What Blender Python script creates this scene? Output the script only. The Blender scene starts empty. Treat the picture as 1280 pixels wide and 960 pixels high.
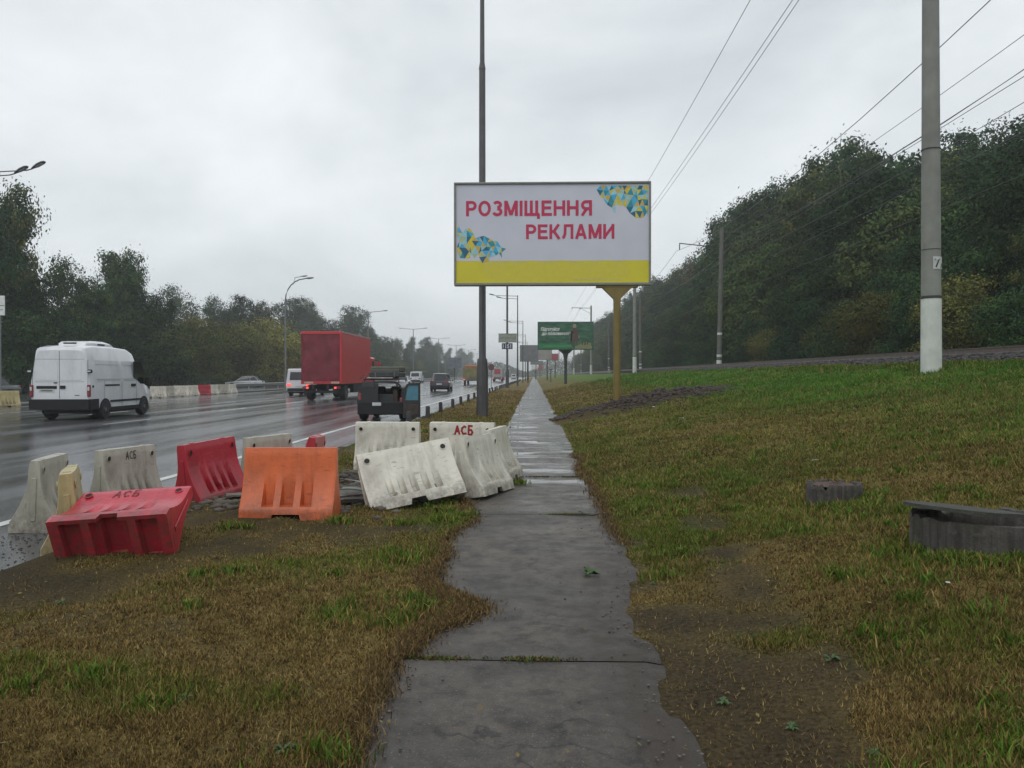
import bpy, bmesh, math, random
import numpy as np
from mathutils import Vector, Matrix, Euler
R = math.radians
rng = np.random.default_rng(7)
random.seed(7)
S = bpy.context.scene
C = S.collection

# ------------------------------------------------------------------ camera, sky, sun, exposure
F = 960.0                      # focal length in pixels of the 1280 px wide photograph
CAM_Z = 1.45
cam_data = bpy.data.cameras.new('camera')
cam_data.sensor_width = 36.0
cam_data.lens = 36.0 * F / 1280.0
cam_data.clip_start = 0.05
cam_data.clip_end = 6000
cam = bpy.data.objects.new('camera', cam_data)
C.objects.link(cam)
cam.location = (0, 0, CAM_Z)
cam.rotation_euler = (R(90 - 0.66), 0, R(1.67))
S.camera = cam
S.view_settings.view_transform = 'Standard'
S.view_settings.look = 'None'
S.view_settings.exposure = 0.30
S.view_settings.gamma = 1.0
S.render.engine = 'CYCLES'
S.cycles.use_denoising = True
S.cycles.max_bounces = 6
S.cycles.diffuse_bounces = 2
S.cycles.glossy_bounces = 3
S.cycles.transmission_bounces = 4
S.cycles.transparent_max_bounces = 6
S.cycles.volume_bounces = 1
S.cycles.caustics_reflective = False
S.cycles.caustics_refractive = False

SUN_EL, SUN_AZ = 50.0, 200.0    # the sun is behind the cloud deck, behind the camera
world = bpy.data.worlds.new('World')
S.world = world
world.use_nodes = True
nt = world.node_tree
nt.nodes.clear()
def N(tree, kind, **kw):
    n = tree.nodes.new(kind)
    for k, v in kw.items():
        if hasattr(n, k) and not isinstance(k, int):
            try:
                setattr(n, k, v); continue
            except Exception:
                pass
        n.inputs[k].default_value = v
    return n
L = nt.links.new
out = N(nt, 'ShaderNodeOutputWorld')
sky = N(nt, 'ShaderNodeTexSky')
sky.sky_type = 'NISHITA'; sky.sun_disc = False
sky.sun_elevation = R(SUN_EL); sky.sun_rotation = R(SUN_AZ)
bg1 = N(nt, 'ShaderNodeBackground'); bg1.inputs['Strength'].default_value = 0.06
L(sky.outputs[0], bg1.inputs['Color'])
tc = N(nt, 'ShaderNodeTexCoord')
mp = N(nt, 'ShaderNodeMapping'); mp.inputs['Scale'].default_value = (1.0, 1.0, 1.9); mp.inputs['Location'].default_value = (3.1, 1.7, 0.4)
L(tc.outputs['Generated'], mp.inputs['Vector'])
nz = N(nt, 'ShaderNodeTexNoise'); nz.inputs['Scale'].default_value = 1.7; nz.inputs['Detail'].default_value = 6; nz.inputs['Roughness'].default_value = 0.56; nz.inputs['Distortion'].default_value = 0.35
L(mp.outputs[0], nz.inputs['Vector'])
cr = N(nt, 'ShaderNodeValToRGB')
cr.color_ramp.elements[0].position = 0.34; cr.color_ramp.elements[0].color = (0.540, 0.580, 0.615, 1)
cr.color_ramp.elements[1].position = 0.64; cr.color_ramp.elements[1].color = (0.800, 0.840, 0.855, 1)
L(nz.outputs['Fac'], cr.inputs['Fac'])
bg2 = N(nt, 'ShaderNodeBackground'); bg2.inputs['Strength'].default_value = 1.0
L(cr.outputs[0], bg2.inputs['Color'])
mx = N(nt, 'ShaderNodeMixShader'); mx.inputs[0].default_value = 0.93
L(bg1.outputs[0], mx.inputs[1]); L(bg2.outputs[0], mx.inputs[2]); L(mx.outputs[0], out.inputs['Surface'])

sd = bpy.data.lights.new('sun', 'SUN'); sd.energy = 0.5; sd.angle = R(40); sd.color = (1.0, 0.97, 0.93)
sun = bpy.data.objects.new('sun', sd); C.objects.link(sun)
_az = R(SUN_AZ)
_d = Vector((math.sin(_az) * math.cos(R(SUN_EL)), math.cos(_az) * math.cos(R(SUN_EL)), math.sin(R(SUN_EL))))
sun.rotation_euler = _d.to_track_quat('Z', 'Y').to_euler()

# ------------------------------------------------------------------ pixel helpers (only used to find where things stand)
CM = cam.rotation_euler.to_matrix()
def ray(px, py):
    return CM @ Vector(((px - 640) / F, -(py - 480) / F, -1.0))
def G(px, py, z=0.0):            # the point of the level z seen at a pixel
    d = ray(px, py); t = (z - CAM_Z) / d.z
    return Vector((d.x * t, d.y * t, z))
def P(px, py, Y):                # the point at distance Y seen at a pixel
    d = ray(px, py); t = Y / d.y
    return Vector((d.x * t, Y, CAM_Z + d.z * t))

# ------------------------------------------------------------------ numpy noise
def vnoise(x, y, seed=0):
    x = np.asarray(x, float); y = np.asarray(y, float)
    xi = np.floor(x).astype(np.int64); yi = np.floor(y).astype(np.int64)
    fx = x - xi; fy = y - yi
    fx = fx * fx * (3 - 2 * fx); fy = fy * fy * (3 - 2 * fy)
    def h(a, b):
        n = (a * 374761393 + b * 668265263 + seed * 974634777) & 0xffffffff
        n = ((n ^ (n >> 13)) * 1274126177) & 0xffffffff
        return ((n ^ (n >> 16)) & 0xffff) / 65535.0
    a = h(xi, yi); b = h(xi + 1, yi); c = h(xi, yi + 1); d = h(xi + 1, yi + 1)
    return (a * (1 - fx) + b * fx) * (1 - fy) + (c * (1 - fx) + d * fx) * fy
def fbm(x, y, seed=0, oct=4):
    s = 0; a = 0.5; n = 0
    for i in range(oct):
        s = s + a * vnoise(x * 2 ** i, y * 2 ** i, seed + i * 17); n += a; a *= 0.5
    return s / n
def sstep(a, b, x):
    t = np.clip((x - a) / (b - a), 0, 1)
    return t * t * (3 - 2 * t)

# ------------------------------------------------------------------ lie of the land
ROAD_Z = -0.12
ROAD_R, ROAD_L = -3.95, -26.0
def terr0(x, y):
    x = np.asarray(x, float); y = np.asarray(y, float)
    z = np.zeros(np.broadcast(x, y).shape)
    z = z + np.where(x > 0.85, 0.184 * (np.minimum(x, 9.2) - 0.85), 0)
    z = z + 0.17 * sstep(8.9, 9.8, x) * (1 - sstep(40, 80, y) * .5) - .10 * sstep(9.85, 10.1, x)
    z = np.where(x > 9.8, z + 0.30 * sstep(9.8, 10.5, x), z)            # ballast shoulder
    z = np.where(x > 18.3, z - 0.15 * sstep(18.3, 19.0, x), z)
    z = np.where(x > 22, z + 0.22 * (x - 22) * np.exp(-((y - 85) / 130) ** 2) , z)   # wooded hillside
    z = np.where(x < ROAD_R, -0.32, z)
    z = np.where(x < -41, -0.05, z)
    return z
MOUNDS = []   # (x, y, rx, ry, rot, h)
def terr(x, y):
    x = np.asarray(x, float); y = np.asarray(y, float)
    z = terr0(x, y)
    off = (1 - sstep(0, 0.5, -x - 3.2)) * (sstep(0.9, 1.6, x) + sstep(0.9, 1.5, -x)) * (x < 9.6)
    b = (fbm(x * 0.9, y * 0.9, 3, 3) - 0.5) * 0.16 + (fbm(x * 4, y * 4, 5, 3) - 0.5) * 0.05
    z = z + b * np.clip(off, 0, 1)
    z = z + 0.03 * sstep(.55, .75, fbm(x * 5, y * 5, 15, 2)) * (np.abs(x + 2.7) < 1.6) * (np.abs(y - 9.4) < 1.6)
    z = z - 0.05 * ((x > path_l(y) + .07) & (x < path_r(y) - .07))
    z = z + .006 * ((np.abs(x) < 1.2) & (y < 30))
    for (mx_, my_, rx, ry, rot, h) in MOUNDS:
        c, s = math.cos(rot), math.sin(rot)
        u = ((x - mx_) * c + (y - my_) * s) / rx; v = (-(x - mx_) * s + (y - my_) * c) / ry
        g = np.exp(-(u * u + v * v) * 1.6)
        z = z + h * g * (0.55 + 0.9 * fbm(x * 3, y * 3, 11, 3))
    return z
def tz(x, y): return float(terr(np.array([x]), np.array([y]))[0])
def T(px, py, dz=0.0):           # where the ray of a pixel meets the land
    d = ray(px, py); lo, hi = 1.5, 900.0
    for _ in range(3):
        t = np.geomspace(lo, hi, 300)
        below = (CAM_Z + d.z * t) <= terr(d.x * t, d.y * t) + dz
        k = int(np.argmax(below)) if below.any() else len(t) - 1
        lo, hi = t[max(k - 1, 0)], t[k]
        if hi <= lo: break
    return Vector((d.x * hi, d.y * hi, tz(d.x * hi, d.y * hi)))
MOUNDS += [(3.5, 24.6, 2.8, 1.0, R(8), 0.40), (1.55, 23.3, .9, 0.8, R(20), 0.22),
           (-2.75, 8.7, 1.1, 0.9, 0.3, 0.10), (-2.2, 10.4, 1.0, 0.9, 0.0, 0.10)]

def path_l(y):
    y = np.asarray(y, float)
    e = -0.80 + 0.10 * (fbm(y * 1.3, y * 0 + 2.3, 21, 4) - 0.5) * 2 + 0.07 * (fbm(y * 7, y * 0 + 4.3, 25, 3) - 0.5)
    e = e + 0.20 * np.exp(-((y - 4.5) / 1.0) ** 2) * (y > 3.86) + 0.05 * (y <= 3.86) + 0.045 * np.exp(-((y - 4.75) / 0.40) ** 2) + 0.12 * np.exp(-((y - 7.5) / 0.6) ** 2)
    return e
def path_r(y):
    y = np.asarray(y, float)
    return 0.78 + 0.05 * (fbm(y * 7, y * 0 + 8.3, 27, 3) - 0.5) + 0.12 * (fbm(y * 1.1, y * 0 + 7.7, 23, 4) - 0.5) * 2 - 0.19 * sstep(6.2, 4.6, y) * (.6 + .8 * fbm(y * 2, y * 0 + 1.1, 29, 3))

# ------------------------------------------------------------------ what covers the ground
_B = []
def blob(px, py, r, kind, w=1.0, ry=None):
    p = T(px, py); _B.append((p.x, p.y, r, (ry or r), kind, w))
for q in [(775, 640, .12), (785, 680, .14), (800, 735, .18), (790, 710, .14), (875, 620, .25), (890, 660, .22), (915, 715, .22), (815, 780, .18), (835, 830, .22), (850, 880, .24), (870, 930, .26), (930, 965, .35), (895, 900, .34), (865, 830, .33), (850, 775, .22), (985, 860, .30), (1055, 822, .30), (960, 780, .25), (930, 740, .22), (905, 690, .22), (880, 650, .3), (860, 615, .35), (985, 920, .25), (820, 770, .2), (1000, 960, .25)]:
    blob(q[0], q[1], q[2] * 1.05, 'bare', 1.9)
for q in [(40, 735, .5), (130, 725, .4), (110, 770, .35), (240, 690, .5), (330, 680, .55), (420, 668, .5), (520, 660, .4), (300, 650, .6), (250, 640, .6), (440, 620, .7), (420, 600, .8), (620, 890, .35), (590, 860, .25), (300, 925, .25), (560, 840, .2), (700 - 560, 950, .2), (220, 780, .2)]:
    blob(q[0], q[1], q[2], 'bare', 1.0)
for q in [(1090, 670, .3)]:
    blob(q[0], q[1], q[2], 'bare', .7)
for q in [(505, 700, .35), (560, 690, .25), (15, 830, .3), (120, 850, .3), (420, 775, .25), (200, 870, .3), (330, 880, .2), (540, 650, .3), (975, 800, .25), (960, 640, .7), (780, 590, .9), (940, 600, .9), (1250, 690, .5), (1110, 640, .3), (1240, 930, .2), (1080, 830, .2), (930, 900, .12), (1150, 790, .3), (1020, 560, 1.2), (760, 560, 1.0)]:
    blob(q[0], q[1], q[2], 'green', 1.0)
for q in [(560, 780, .35), (590, 750, .25), (545, 815, .25), (1100, 600, 1.2), (1200, 580, 1.6), (950, 545, 2.2), (1150, 920, .3), (1050, 880, .3), (880, 730, .35), (800, 640, .4), (240, 740, .6), (100, 900, .4), (700 - 250, 740, .4), (1000, 530, 3.0), (1250, 610, 1.0)]:
    blob(q[0], q[1], q[2], 'dry', 1.0)
def cover(x, y):
    """green, dry, bare weights of the ground at points"""
    x = np.asarray(x, float); y = np.asarray(y, float)
    g = 0.55 + 2.3 * (fbm(x * .55 + 9, y * .55, 31, 5) - .5) + 0.9 * (fbm(x * 2.2, y * 2.2, 37, 3) - .5)
    d = 0.42 + 2.2 * (fbm(x * .5 + 4, y * .5 + 3, 41, 5) - .5) + 0.9 * (fbm(x * 2.6, y * 2.6, 43, 3) - .5)
    b = -0.02 + 1.1 * (fbm(x * .8 + 1, y * .8 + 5, 51, 5) - .55) + 1.0 * (fbm(x * 3, y * 3, 53, 3) - .5)
    g = g + .28 * (x > .8) + 1.1 * sstep(3.4, 6.2, x) * (1 - 0.3 * sstep(0, 8, 8 - y)) - 0.25 * (x < -.7)
    d = d + 0.45 * (x > 1.5) * sstep(.50, .66, fbm(x * .45 + 2, y * .28, 99, 3)) * (1 - sstep(5.5, 7.5, x)) + 0.35 * sstep(12, 40, y) * (x < 5) - 0.3 * sstep(5, 8, x)
    b = b - 0.8 * sstep(5, 8, x)
    g = g - 0.5 * sstep(25, 60, y) * (x < 3.0)
    kn = 0.55 + 0.9 * fbm(x * 4, y * 4, 61, 3)
    for (bx, by, rx, ry, kind, w) in _B:
        k = w * np.exp(-(((x - bx) / rx) ** 2 + ((y - by) / ry) ** 2)) * kn
        if kind == 'green': g = g + k
        elif kind == 'dry': d = d + k
        else:
            b = b + .8 * k; g = g - .35 * k
    m = MOUNDS[0]
    for m in MOUNDS[:2]:
        c, s = math.cos(m[4]), math.sin(m[4])
        u = ((x - m[0]) * c + (y - m[1]) * s) / m[2]; v = (-(x - m[0]) * s + (y - m[1]) * c) / m[3]
        k = np.exp(-(u * u + v * v)); b = b + 2.2 * k * (k > .25); g = g - 2 * k * (k > .25)
    b = b + 1.3 * sstep(ROAD_R + .5, ROAD_R, x)
    return np.clip(g, 0, 1.6), np.clip(d, 0, 1.4), np.clip(b, 0, 2)

# ------------------------------------------------------------------ material helpers
def new_mat(name):
    m = bpy.data.materials.new(name); m.use_nodes = True
    nt = m.node_tree; b = nt.nodes['Principled BSDF']
    return m, nt, b
MATS = {}
def mat(name, col, rough=.5, metal=0., noise=.12, nscale=6., bump=0., bscale=60., spec=.5, emit=None, coat=0., dirt=0., dirtcol=(.05, .045, .035), alpha=None):
    if name in MATS: return MATS[name]
    m, nt, b = new_mat(name)
    L = nt.links.new
    tc = N(nt, 'ShaderNodeTexCoord')
    n = N(nt, 'ShaderNodeTexNoise'); n.inputs['Scale'].default_value = nscale; n.inputs['Detail'].default_value = 5
    L(tc.outputs['Object'], n.inputs['Vector'])
    mr = N(nt, 'ShaderNodeMapRange'); mr.inputs[1].default_value = .3; mr.inputs[2].default_value = .7
    mr.inputs[3].default_value = 1 - noise; mr.inputs[4].default_value = 1 + noise
    L(n.outputs['Fac'], mr.inputs[0])
    mul = N(nt, 'ShaderNodeVectorMath', operation='SCALE'); mul.inputs[0].default_value = col[:3]
    L(mr.outputs[0], mul.inputs['Scale'])
    src = mul.outputs[0]
    if dirt > 0:
        n2 = N(nt, 'ShaderNodeTexNoise'); n2.inputs['Scale'].default_value = nscale * .6; n2.inputs['Detail'].default_value = 9; n2.inputs['Roughness'].default_value = .68
        mp = N(nt, 'ShaderNodeMapping'); mp.inputs['Scale'].default_value = (1, 1, .35); mp.inputs['Location'].default_value = (5, 2, 8)
        L(tc.outputs['Object'], mp.inputs[0]); L(mp.outputs[0], n2.inputs['Vector'])
        r2 = N(nt, 'ShaderNodeMapRange'); r2.inputs[1].default_value = .44; r2.inputs[2].default_value = .72; r2.inputs[4].default_value = dirt
        L(n2.outputs['Fac'], r2.inputs[0])
        mix = N(nt, 'ShaderNodeMix', data_type='RGBA')
        L(r2.outputs[0], mix.inputs[0]); L(src, mix.inputs[6]); mix.inputs[7].default_value = (*dirtcol, 1)
        src = mix.outputs[2]
    L(src, b.inputs['Base Color'])
    b.inputs['Roughness'].default_value = rough; b.inputs['Metallic'].default_value = metal
    b.inputs['Specular IOR Level'].default_value = spec
    b.inputs['Coat Weight'].default_value = coat; b.inputs['Coat Roughness'].default_value = .08
    if bump > 0:
        n3 = N(nt, 'ShaderNodeTexNoise'); n3.inputs['Scale'].default_value = bscale; n3.inputs['Detail'].default_value = 4
        L(tc.outputs['Object'], n3.inputs['Vector'])
        bp = N(nt, 'ShaderNodeBump'); bp.inputs['Strength'].default_value = bump; bp.inputs['Distance'].default_value = .02
        L(n3.outputs['Fac'], bp.inputs['Height']); L(bp.outputs[0], b.inputs['Normal'])
    if emit:
        b.inputs['Emission Color'].default_value = (*emit[:3], 1); b.inputs['Emission Strength'].default_value = emit[3]
    MATS[name] = m
    return m

# ------------------------------------------------------------------ mesh builder
class MB:
    def __init__(s): s.v = []; s.f = []; s.m = []
    def add(s, vs, fs, mi=0):
        o = len(s.v); s.v += [tuple(v) for v in vs]; s.f += [tuple(i + o for i in f) for f in fs]; s.m += [mi] * len(fs)
    def box(s, c, d, rot=None, mi=0, bev=0.0):
        x, y, z = d[0] / 2, d[1] / 2, d[2] / 2
        if bev > 0:
            b = min(bev, x * .9, y * .9, z * .9)
            pts = []
            for zz, ins in ((-z, b), (-z + b, 0), (z - b, 0), (z, b)):
                for (sx, sy) in ((-1, -1), (1, -1), (1, 1), (-1, 1)):
                    ax = x - ins; ay = y - ins
                    cb = b if ins == 0 else b * .5
                    if sx * sy > 0: pts += [(sx * ax, sy * (ay - cb), zz), (sx * (ax - cb), sy * ay, zz)]
                    else: pts += [(sx * (ax - cb), sy * ay, zz), (sx * ax, sy * (ay - cb), zz)]
            fs = []
            for k in range(3):
                for i in range(8):
                    a = k * 8 + i; b2 = k * 8 + (i + 1) % 8
                    fs.append((a, b2, b2 + 8, a + 8))
            fs.append(tuple(range(7, -1, -1))); fs.append(tuple(range(24, 32)))
            vs = [Vector(p) for p in pts]
        else:
            vs = [Vector(p) for p in ((-x, -y, -z), (x, -y, -z), (x, y, -z), (-x, y, -z), (-x, -y, z), (x, -y, z), (x, y, z), (-x, y, z))]
            fs = [(3, 2, 1, 0), (4, 5, 6, 7), (0, 1, 5, 4), (1, 2, 6, 5), (2, 3, 7, 6), (3, 0, 4, 7)]
        if rot is not None:
            M = rot if isinstance(rot, Matrix) else Euler(rot).to_matrix()
            vs = [M @ v for v in vs]
        s.add([v + Vector(c) for v in vs], fs, mi)
    def tube(s, pts, rad, n=8, mi=0, cap=True):
        pts = [Vector(p) for p in pts]
        rad = rad if isinstance(rad, (list, tuple)) else [rad] * len(pts)
        vs = []; up = Vector((0, 0, 1))
        for i, p in enumerate(pts):
            d = (pts[min(i + 1, len(pts) - 1)] - pts[max(i - 1, 0)]).normalized()
            a = d.cross(up if abs(d.z) < .95 else Vector((1, 0, 0))).normalized(); b = d.cross(a)
            for k in range(n):
                t = 2 * math.pi * k / n
                vs.append(p + rad[i] * (a * math.cos(t) + b * math.sin(t)))
        fs = []
        for i in range(len(pts) - 1):
            for k in range(n):
                a0 = i * n + k; a1 = i * n + (k + 1) % n
                fs.append((a0, a1, a1 + n, a0 + n))
        if cap:
            fs.append(tuple(range(n - 1, -1, -1))); fs.append(tuple((len(pts) - 1) * n + k for k in range(n)))
        s.add(vs, fs, mi)
    def grid(s, P_, mi=0, flip=False):
        nu = len(P_); nv = len(P_[0]); vs = [p for r in P_ for p in r]; fs = []
        for i in range(nu - 1):
            for j in range(nv - 1):
                q = (i * nv + j, (i + 1) * nv + j, (i + 1) * nv + j + 1, i * nv + j + 1)
                fs.append(q[::-1] if flip else q)
        s.add(vs, fs, mi)
    def poly(s, pts, ext=None, mi=0):
        """a flat outline, extruded by the vector ext"""
        n = len(pts); pts = [Vector(p) for p in pts]
        if ext is None: s.add(pts, [tuple(range(n))], mi); return
        e = Vector(ext)
        s.add(pts + [p + e for p in pts], [tuple(range(n - 1, -1, -1)), tuple(range(n, 2 * n))] + [(i, (i + 1) % n, (i + 1) % n + n, i + n) for i in range(n)], mi)
    def lathe(s, prof, n=16, c=(0, 0, 0), axis='z', mi=0, sweep=2 * math.pi):
        vs = []
        for (r, h) in prof:
            for k in range(n):
                t = sweep * k / n; a, b = r * math.cos(t), r * math.sin(t)
                p = (a, b, h) if axis == 'z' else ((h, a, b) if axis == 'x' else (a, h, b))
                vs.append(Vector(p) + Vector(c))
        fs = [(i * n + k, i * n + (k + 1) % n, (i + 1) * n + (k + 1) % n, (i + 1) * n + k) for i in range(len(prof) - 1) for k in range(n)]
        if prof[0][0] > 1e-5: fs.append(tuple(range(n - 1, -1, -1)))
        if prof[-1][0] > 1e-5: fs.append(tuple((len(prof) - 1) * n + k for k in range(n)))
        s.add(vs, fs, mi)
    def mesh(s, name, mats, smooth=False, angle=35):
        me = bpy.data.meshes.new(name); me.from_pydata(s.v, [], s.f)
        mats = mats if isinstance(mats, (list, tuple)) else [mats]
        for m in mats: me.materials.append(m)
        if len(mats) > 1: me.polygons.foreach_set('material_index', s.m)
        bm = bmesh.new(); bm.from_mesh(me); bmesh.ops.recalc_face_normals(bm, faces=bm.faces); bm.to_mesh(me); bm.free()
        if smooth:
            me.polygons.foreach_set('use_smooth', [True] * len(me.polygons)); me.set_sharp_from_angle(angle=R(angle))
        me.update(); return me
    def build(s, name, mats, parent=None, smooth=False, angle=35, loc=None, rot=None):
        return link(name, s.mesh(name, mats, smooth, angle), parent, loc, rot)
def link(name, me, parent=None, loc=None, rot=None):
    o = bpy.data.objects.new(name, me); C.objects.link(o)
    if parent is not None: o.parent = parent
    if loc is not None: o.location = loc
    if rot is not None: o.rotation_euler = rot
    return o
def tag(o, label=None, cat=None, group=None, kind=None):
    if label: o['label'] = label
    if cat: o['category'] = cat
    if group: o['group'] = group
    if kind: o['kind'] = kind
    return o
def thing(name, label, cat, loc=(0, 0, 0), rot=(0, 0, 0), group=None):
    o = bpy.data.objects.new(name, None); C.objects.link(o)
    o.empty_display_size = .2
    o.location = loc; o.rotation_euler = rot if isinstance(rot, (tuple, list, Euler)) else (0, 0, rot)
    return tag(o, label, cat, group)
def copy_tree(o, parent=None):
    c = o.copy(); C.objects.link(c)
    if parent is not None: c.parent = parent
    for ch in list(o.children): copy_tree(ch, c)
    return c
def text_mesh(name, s, size, bold=0.0, shear=0.0, width=None, mats=None, spacing=1.0):
    """flat lettering in the XZ plane, facing -Y, lower corner at the origin"""
    cu = bpy.data.curves.new(name, 'FONT'); cu.body = s; cu.size = size; cu.offset = bold; cu.shear = shear; cu.space_character = spacing
    cu.resolution_u = 4
    tmp = bpy.data.objects.new(name, cu); C.objects.link(tmp)
    bpy.context.view_layer.update()
    dg = bpy.context.evaluated_depsgraph_get()
    me = bpy.data.meshes.new_from_object(tmp.evaluated_get(dg))
    bpy.data.objects.remove(tmp); bpy.data.curves.remove(cu)
    n = len(me.vertices); co = np.zeros(n * 3); me.vertices.foreach_get('co', co); co = co.reshape(-1, 3)
    mn = co[:, :2].min(0); mxx = co[:, :2].max(0)
    sx = (width / (mxx[0] - mn[0])) if width else 1.0
    o = np.zeros_like(co); o[:, 0] = (co[:, 0] - mn[0]) * sx; o[:, 2] = co[:, 1]
    me.vertices.foreach_set('co', o.ravel())
    if mats: me.materials.clear(); me.materials.append(mats)
    me.update(); return me

# ------------------------------------------------------------------ ground
def ground_axis(lo, hi, dense_lo, dense_hi, step, grow=1.12):
    a = list(np.arange(dense_lo, dense_hi + 1e-6, step))
    s = step; x = dense_hi
    while x < hi: s *= grow; x += s; a.append(min(x, hi))
    s = step; x = dense_lo; b = []
    while x > lo: s *= grow; x -= s; b.append(max(x, lo))
    return np.array(b[::-1] + a)
gx = ground_axis(-1500, 1500, -4.4, 6.0, .11, 1.10)
gx = np.unique(np.concatenate([gx, [-41.01, -41, ROAD_R, ROAD_R - .004, 9.8, 10.1, 10.5, 18.3, 19.0, 22]]))
gy = ground_axis(-80, 2600, 1.5, 14, .11, 1.035)
XX, YY = np.meshgrid(gx, gy)
ZZ = terr(XX, YY)
nvx = len(gx); nvy = len(gy)
co = np.stack([XX.ravel(), YY.ravel(), ZZ.ravel()], 1)
ii, jj = np.meshgrid(np.arange(nvx - 1), np.arange(nvy - 1))
q = (jj * nvx + ii).ravel()
faces = np.stack([q, q + 1, q + nvx + 1, q + nvx], 1)
def np_mesh(name, co, faces, colors=None, smooth=True):
    me = bpy.data.meshes.new(name)
    nf = len(faces); k = faces.shape[1]
    me.vertices.add(len(co)); me.vertices.foreach_set('co', co.astype(np.float32).ravel())
    me.loops.add(nf * k); me.loops.foreach_set('vertex_index', faces.astype(np.int32).ravel())
    me.polygons.add(nf); me.polygons.foreach_set('loop_start', (np.arange(nf) * k).astype(np.int32))
    me.polygons.foreach_set('loop_total', np.full(nf, k, np.int32))
    if smooth: me.polygons.foreach_set('use_smooth', np.ones(nf, bool))
    me.update(calc_edges=True)
    if colors is not None:
        ca = me.color_attributes.new('Col', 'FLOAT_COLOR', 'POINT')
        ca.data.foreach_set('color', np.concatenate([colors, np.ones((len(co), 1))], 1).astype(np.float32).ravel())
    me.validate()
    return me
GREEN = np.array([.082, .115, .018]); GREEN2 = np.array([.085, .170, .022]); DRY = np.array([.200, .142, .048]); SOIL = np.array([.038, .028, .020]); BASE = np.array([.078, .068, .020])
def ground_col(x, y):
    g, d, b = cover(x, y)
    t = fbm(x * .35, y * .35, 71, 3)[..., None]
    lush = sstep(4.0, 6.6, x)[..., None]
    gr = GREEN * (1 - lush) + GREEN2 * lush
    w = np.stack([g ** 1.4, d ** 1.4 * .9, b ** 1.6 * 1.2, np.full_like(g, .35)], -1); w = w / w.sum(-1, keepdims=True)
    c = w[..., 0:1] * gr + w[..., 1:2] * DRY + w[..., 2:3] * SOIL + w[..., 3:4] * BASE
    c = c * (.8 + .4 * t)
    ball = (sstep(9.6, 10.0, x) * (1 - sstep(18.6, 19.2, x)))[..., None]
    c = c * (1 - ball) + ball * np.array([.030, .027, .027])
    far = (sstep(19, 21, x) + (x < -41))[..., None]
    c = c * (1 - far) + far * np.array([.035, .045, .02])
    return c
cols = ground_col(XX.ravel(), YY.ravel())
gme = np_mesh('ground', co, faces, cols)
def attr_mat(name, rough=.8, nscale=25., namp=.35, bump=.5, bscale=40., spec=.3, rand=0.0, rough_noise=0.0, trans=0.0):
    m, nt, b = new_mat(name); L = nt.links.new
    at = N(nt, 'ShaderNodeAttribute'); at.attribute_name = 'Col'
    tc = N(nt, 'ShaderNodeTexCoord')
    n = N(nt, 'ShaderNodeTexNoise'); n.inputs['Scale'].default_value = nscale; n.inputs['Detail'].default_value = 8; n.inputs['Roughness'].default_value = .7
    L(tc.outputs['Object'], n.inputs['Vector'])
    mr = N(nt, 'ShaderNodeMapRange'); mr.inputs[1].default_value = .3; mr.inputs[2].default_value = .7; mr.inputs[3].default_value = 1 - namp; mr.inputs[4].default_value = 1 + namp
    L(n.outputs['Fac'], mr.inputs[0])
    sc = N(nt, 'ShaderNodeVectorMath', operation='SCALE'); L(at.outputs['Color'], sc.inputs[0]); L(mr.outputs[0], sc.inputs['Scale'])
    src = sc.outputs[0]
    if rand > 0:
        oi = N(nt, 'ShaderNodeObjectInfo'); hs = N(nt, 'ShaderNodeHueSaturation')
        a = N(nt, 'ShaderNodeMapRange'); a.inputs[3].default_value = .5 - rand * .022; a.inputs[4].default_value = .5 + rand * .03; L(oi.outputs['Random'], a.inputs[0]); L(a.outputs[0], hs.inputs['Hue'])
        a2 = N(nt, 'ShaderNodeMath', operation='MULTIPLY'); a2.inputs[1].default_value = 7.31; L(oi.outputs['Random'], a2.inputs[0])
        a3 = N(nt, 'ShaderNodeMath', operation='FRACT'); L(a2.outputs[0], a3.inputs[0])
        a4 = N(nt, 'ShaderNodeMapRange'); a4.inputs[3].default_value = 1 - rand * .35; a4.inputs[4].default_value = 1 + rand * .3; L(a3.outputs[0], a4.inputs[0]); L(a4.outputs[0], hs.inputs['Value'])
        L(src, hs.inputs['Color']); src = hs.outputs[0]
    L(src, b.inputs['Base Color'])
    b.inputs['Roughness'].default_value = rough; b.inputs['Specular IOR Level'].default_value = spec
    if bump > 0:
        n3 = N(nt, 'ShaderNodeTexNoise'); n3.inputs['Scale'].default_value = bscale; n3.inputs['Detail'].default_value = 6; n3.inputs['Roughness'].default_value = .65
        L(tc.outputs['Object'], n3.inputs['Vector'])
        bp = N(nt, 'ShaderNodeBump'); bp.inputs['Strength'].default_value = bump; bp.inputs['Distance'].default_value = .03
        L(n3.outputs['Fac'], bp.inputs['Height']); L(bp.outputs[0], b.inputs['Normal'])
    return m
M_ground = attr_mat('earth_and_turf', .85, 45, .75, 1.0, 38, spec=.12)
gme.materials.append(M_ground)
tag(link('ground', gme), kind='structure')

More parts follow.
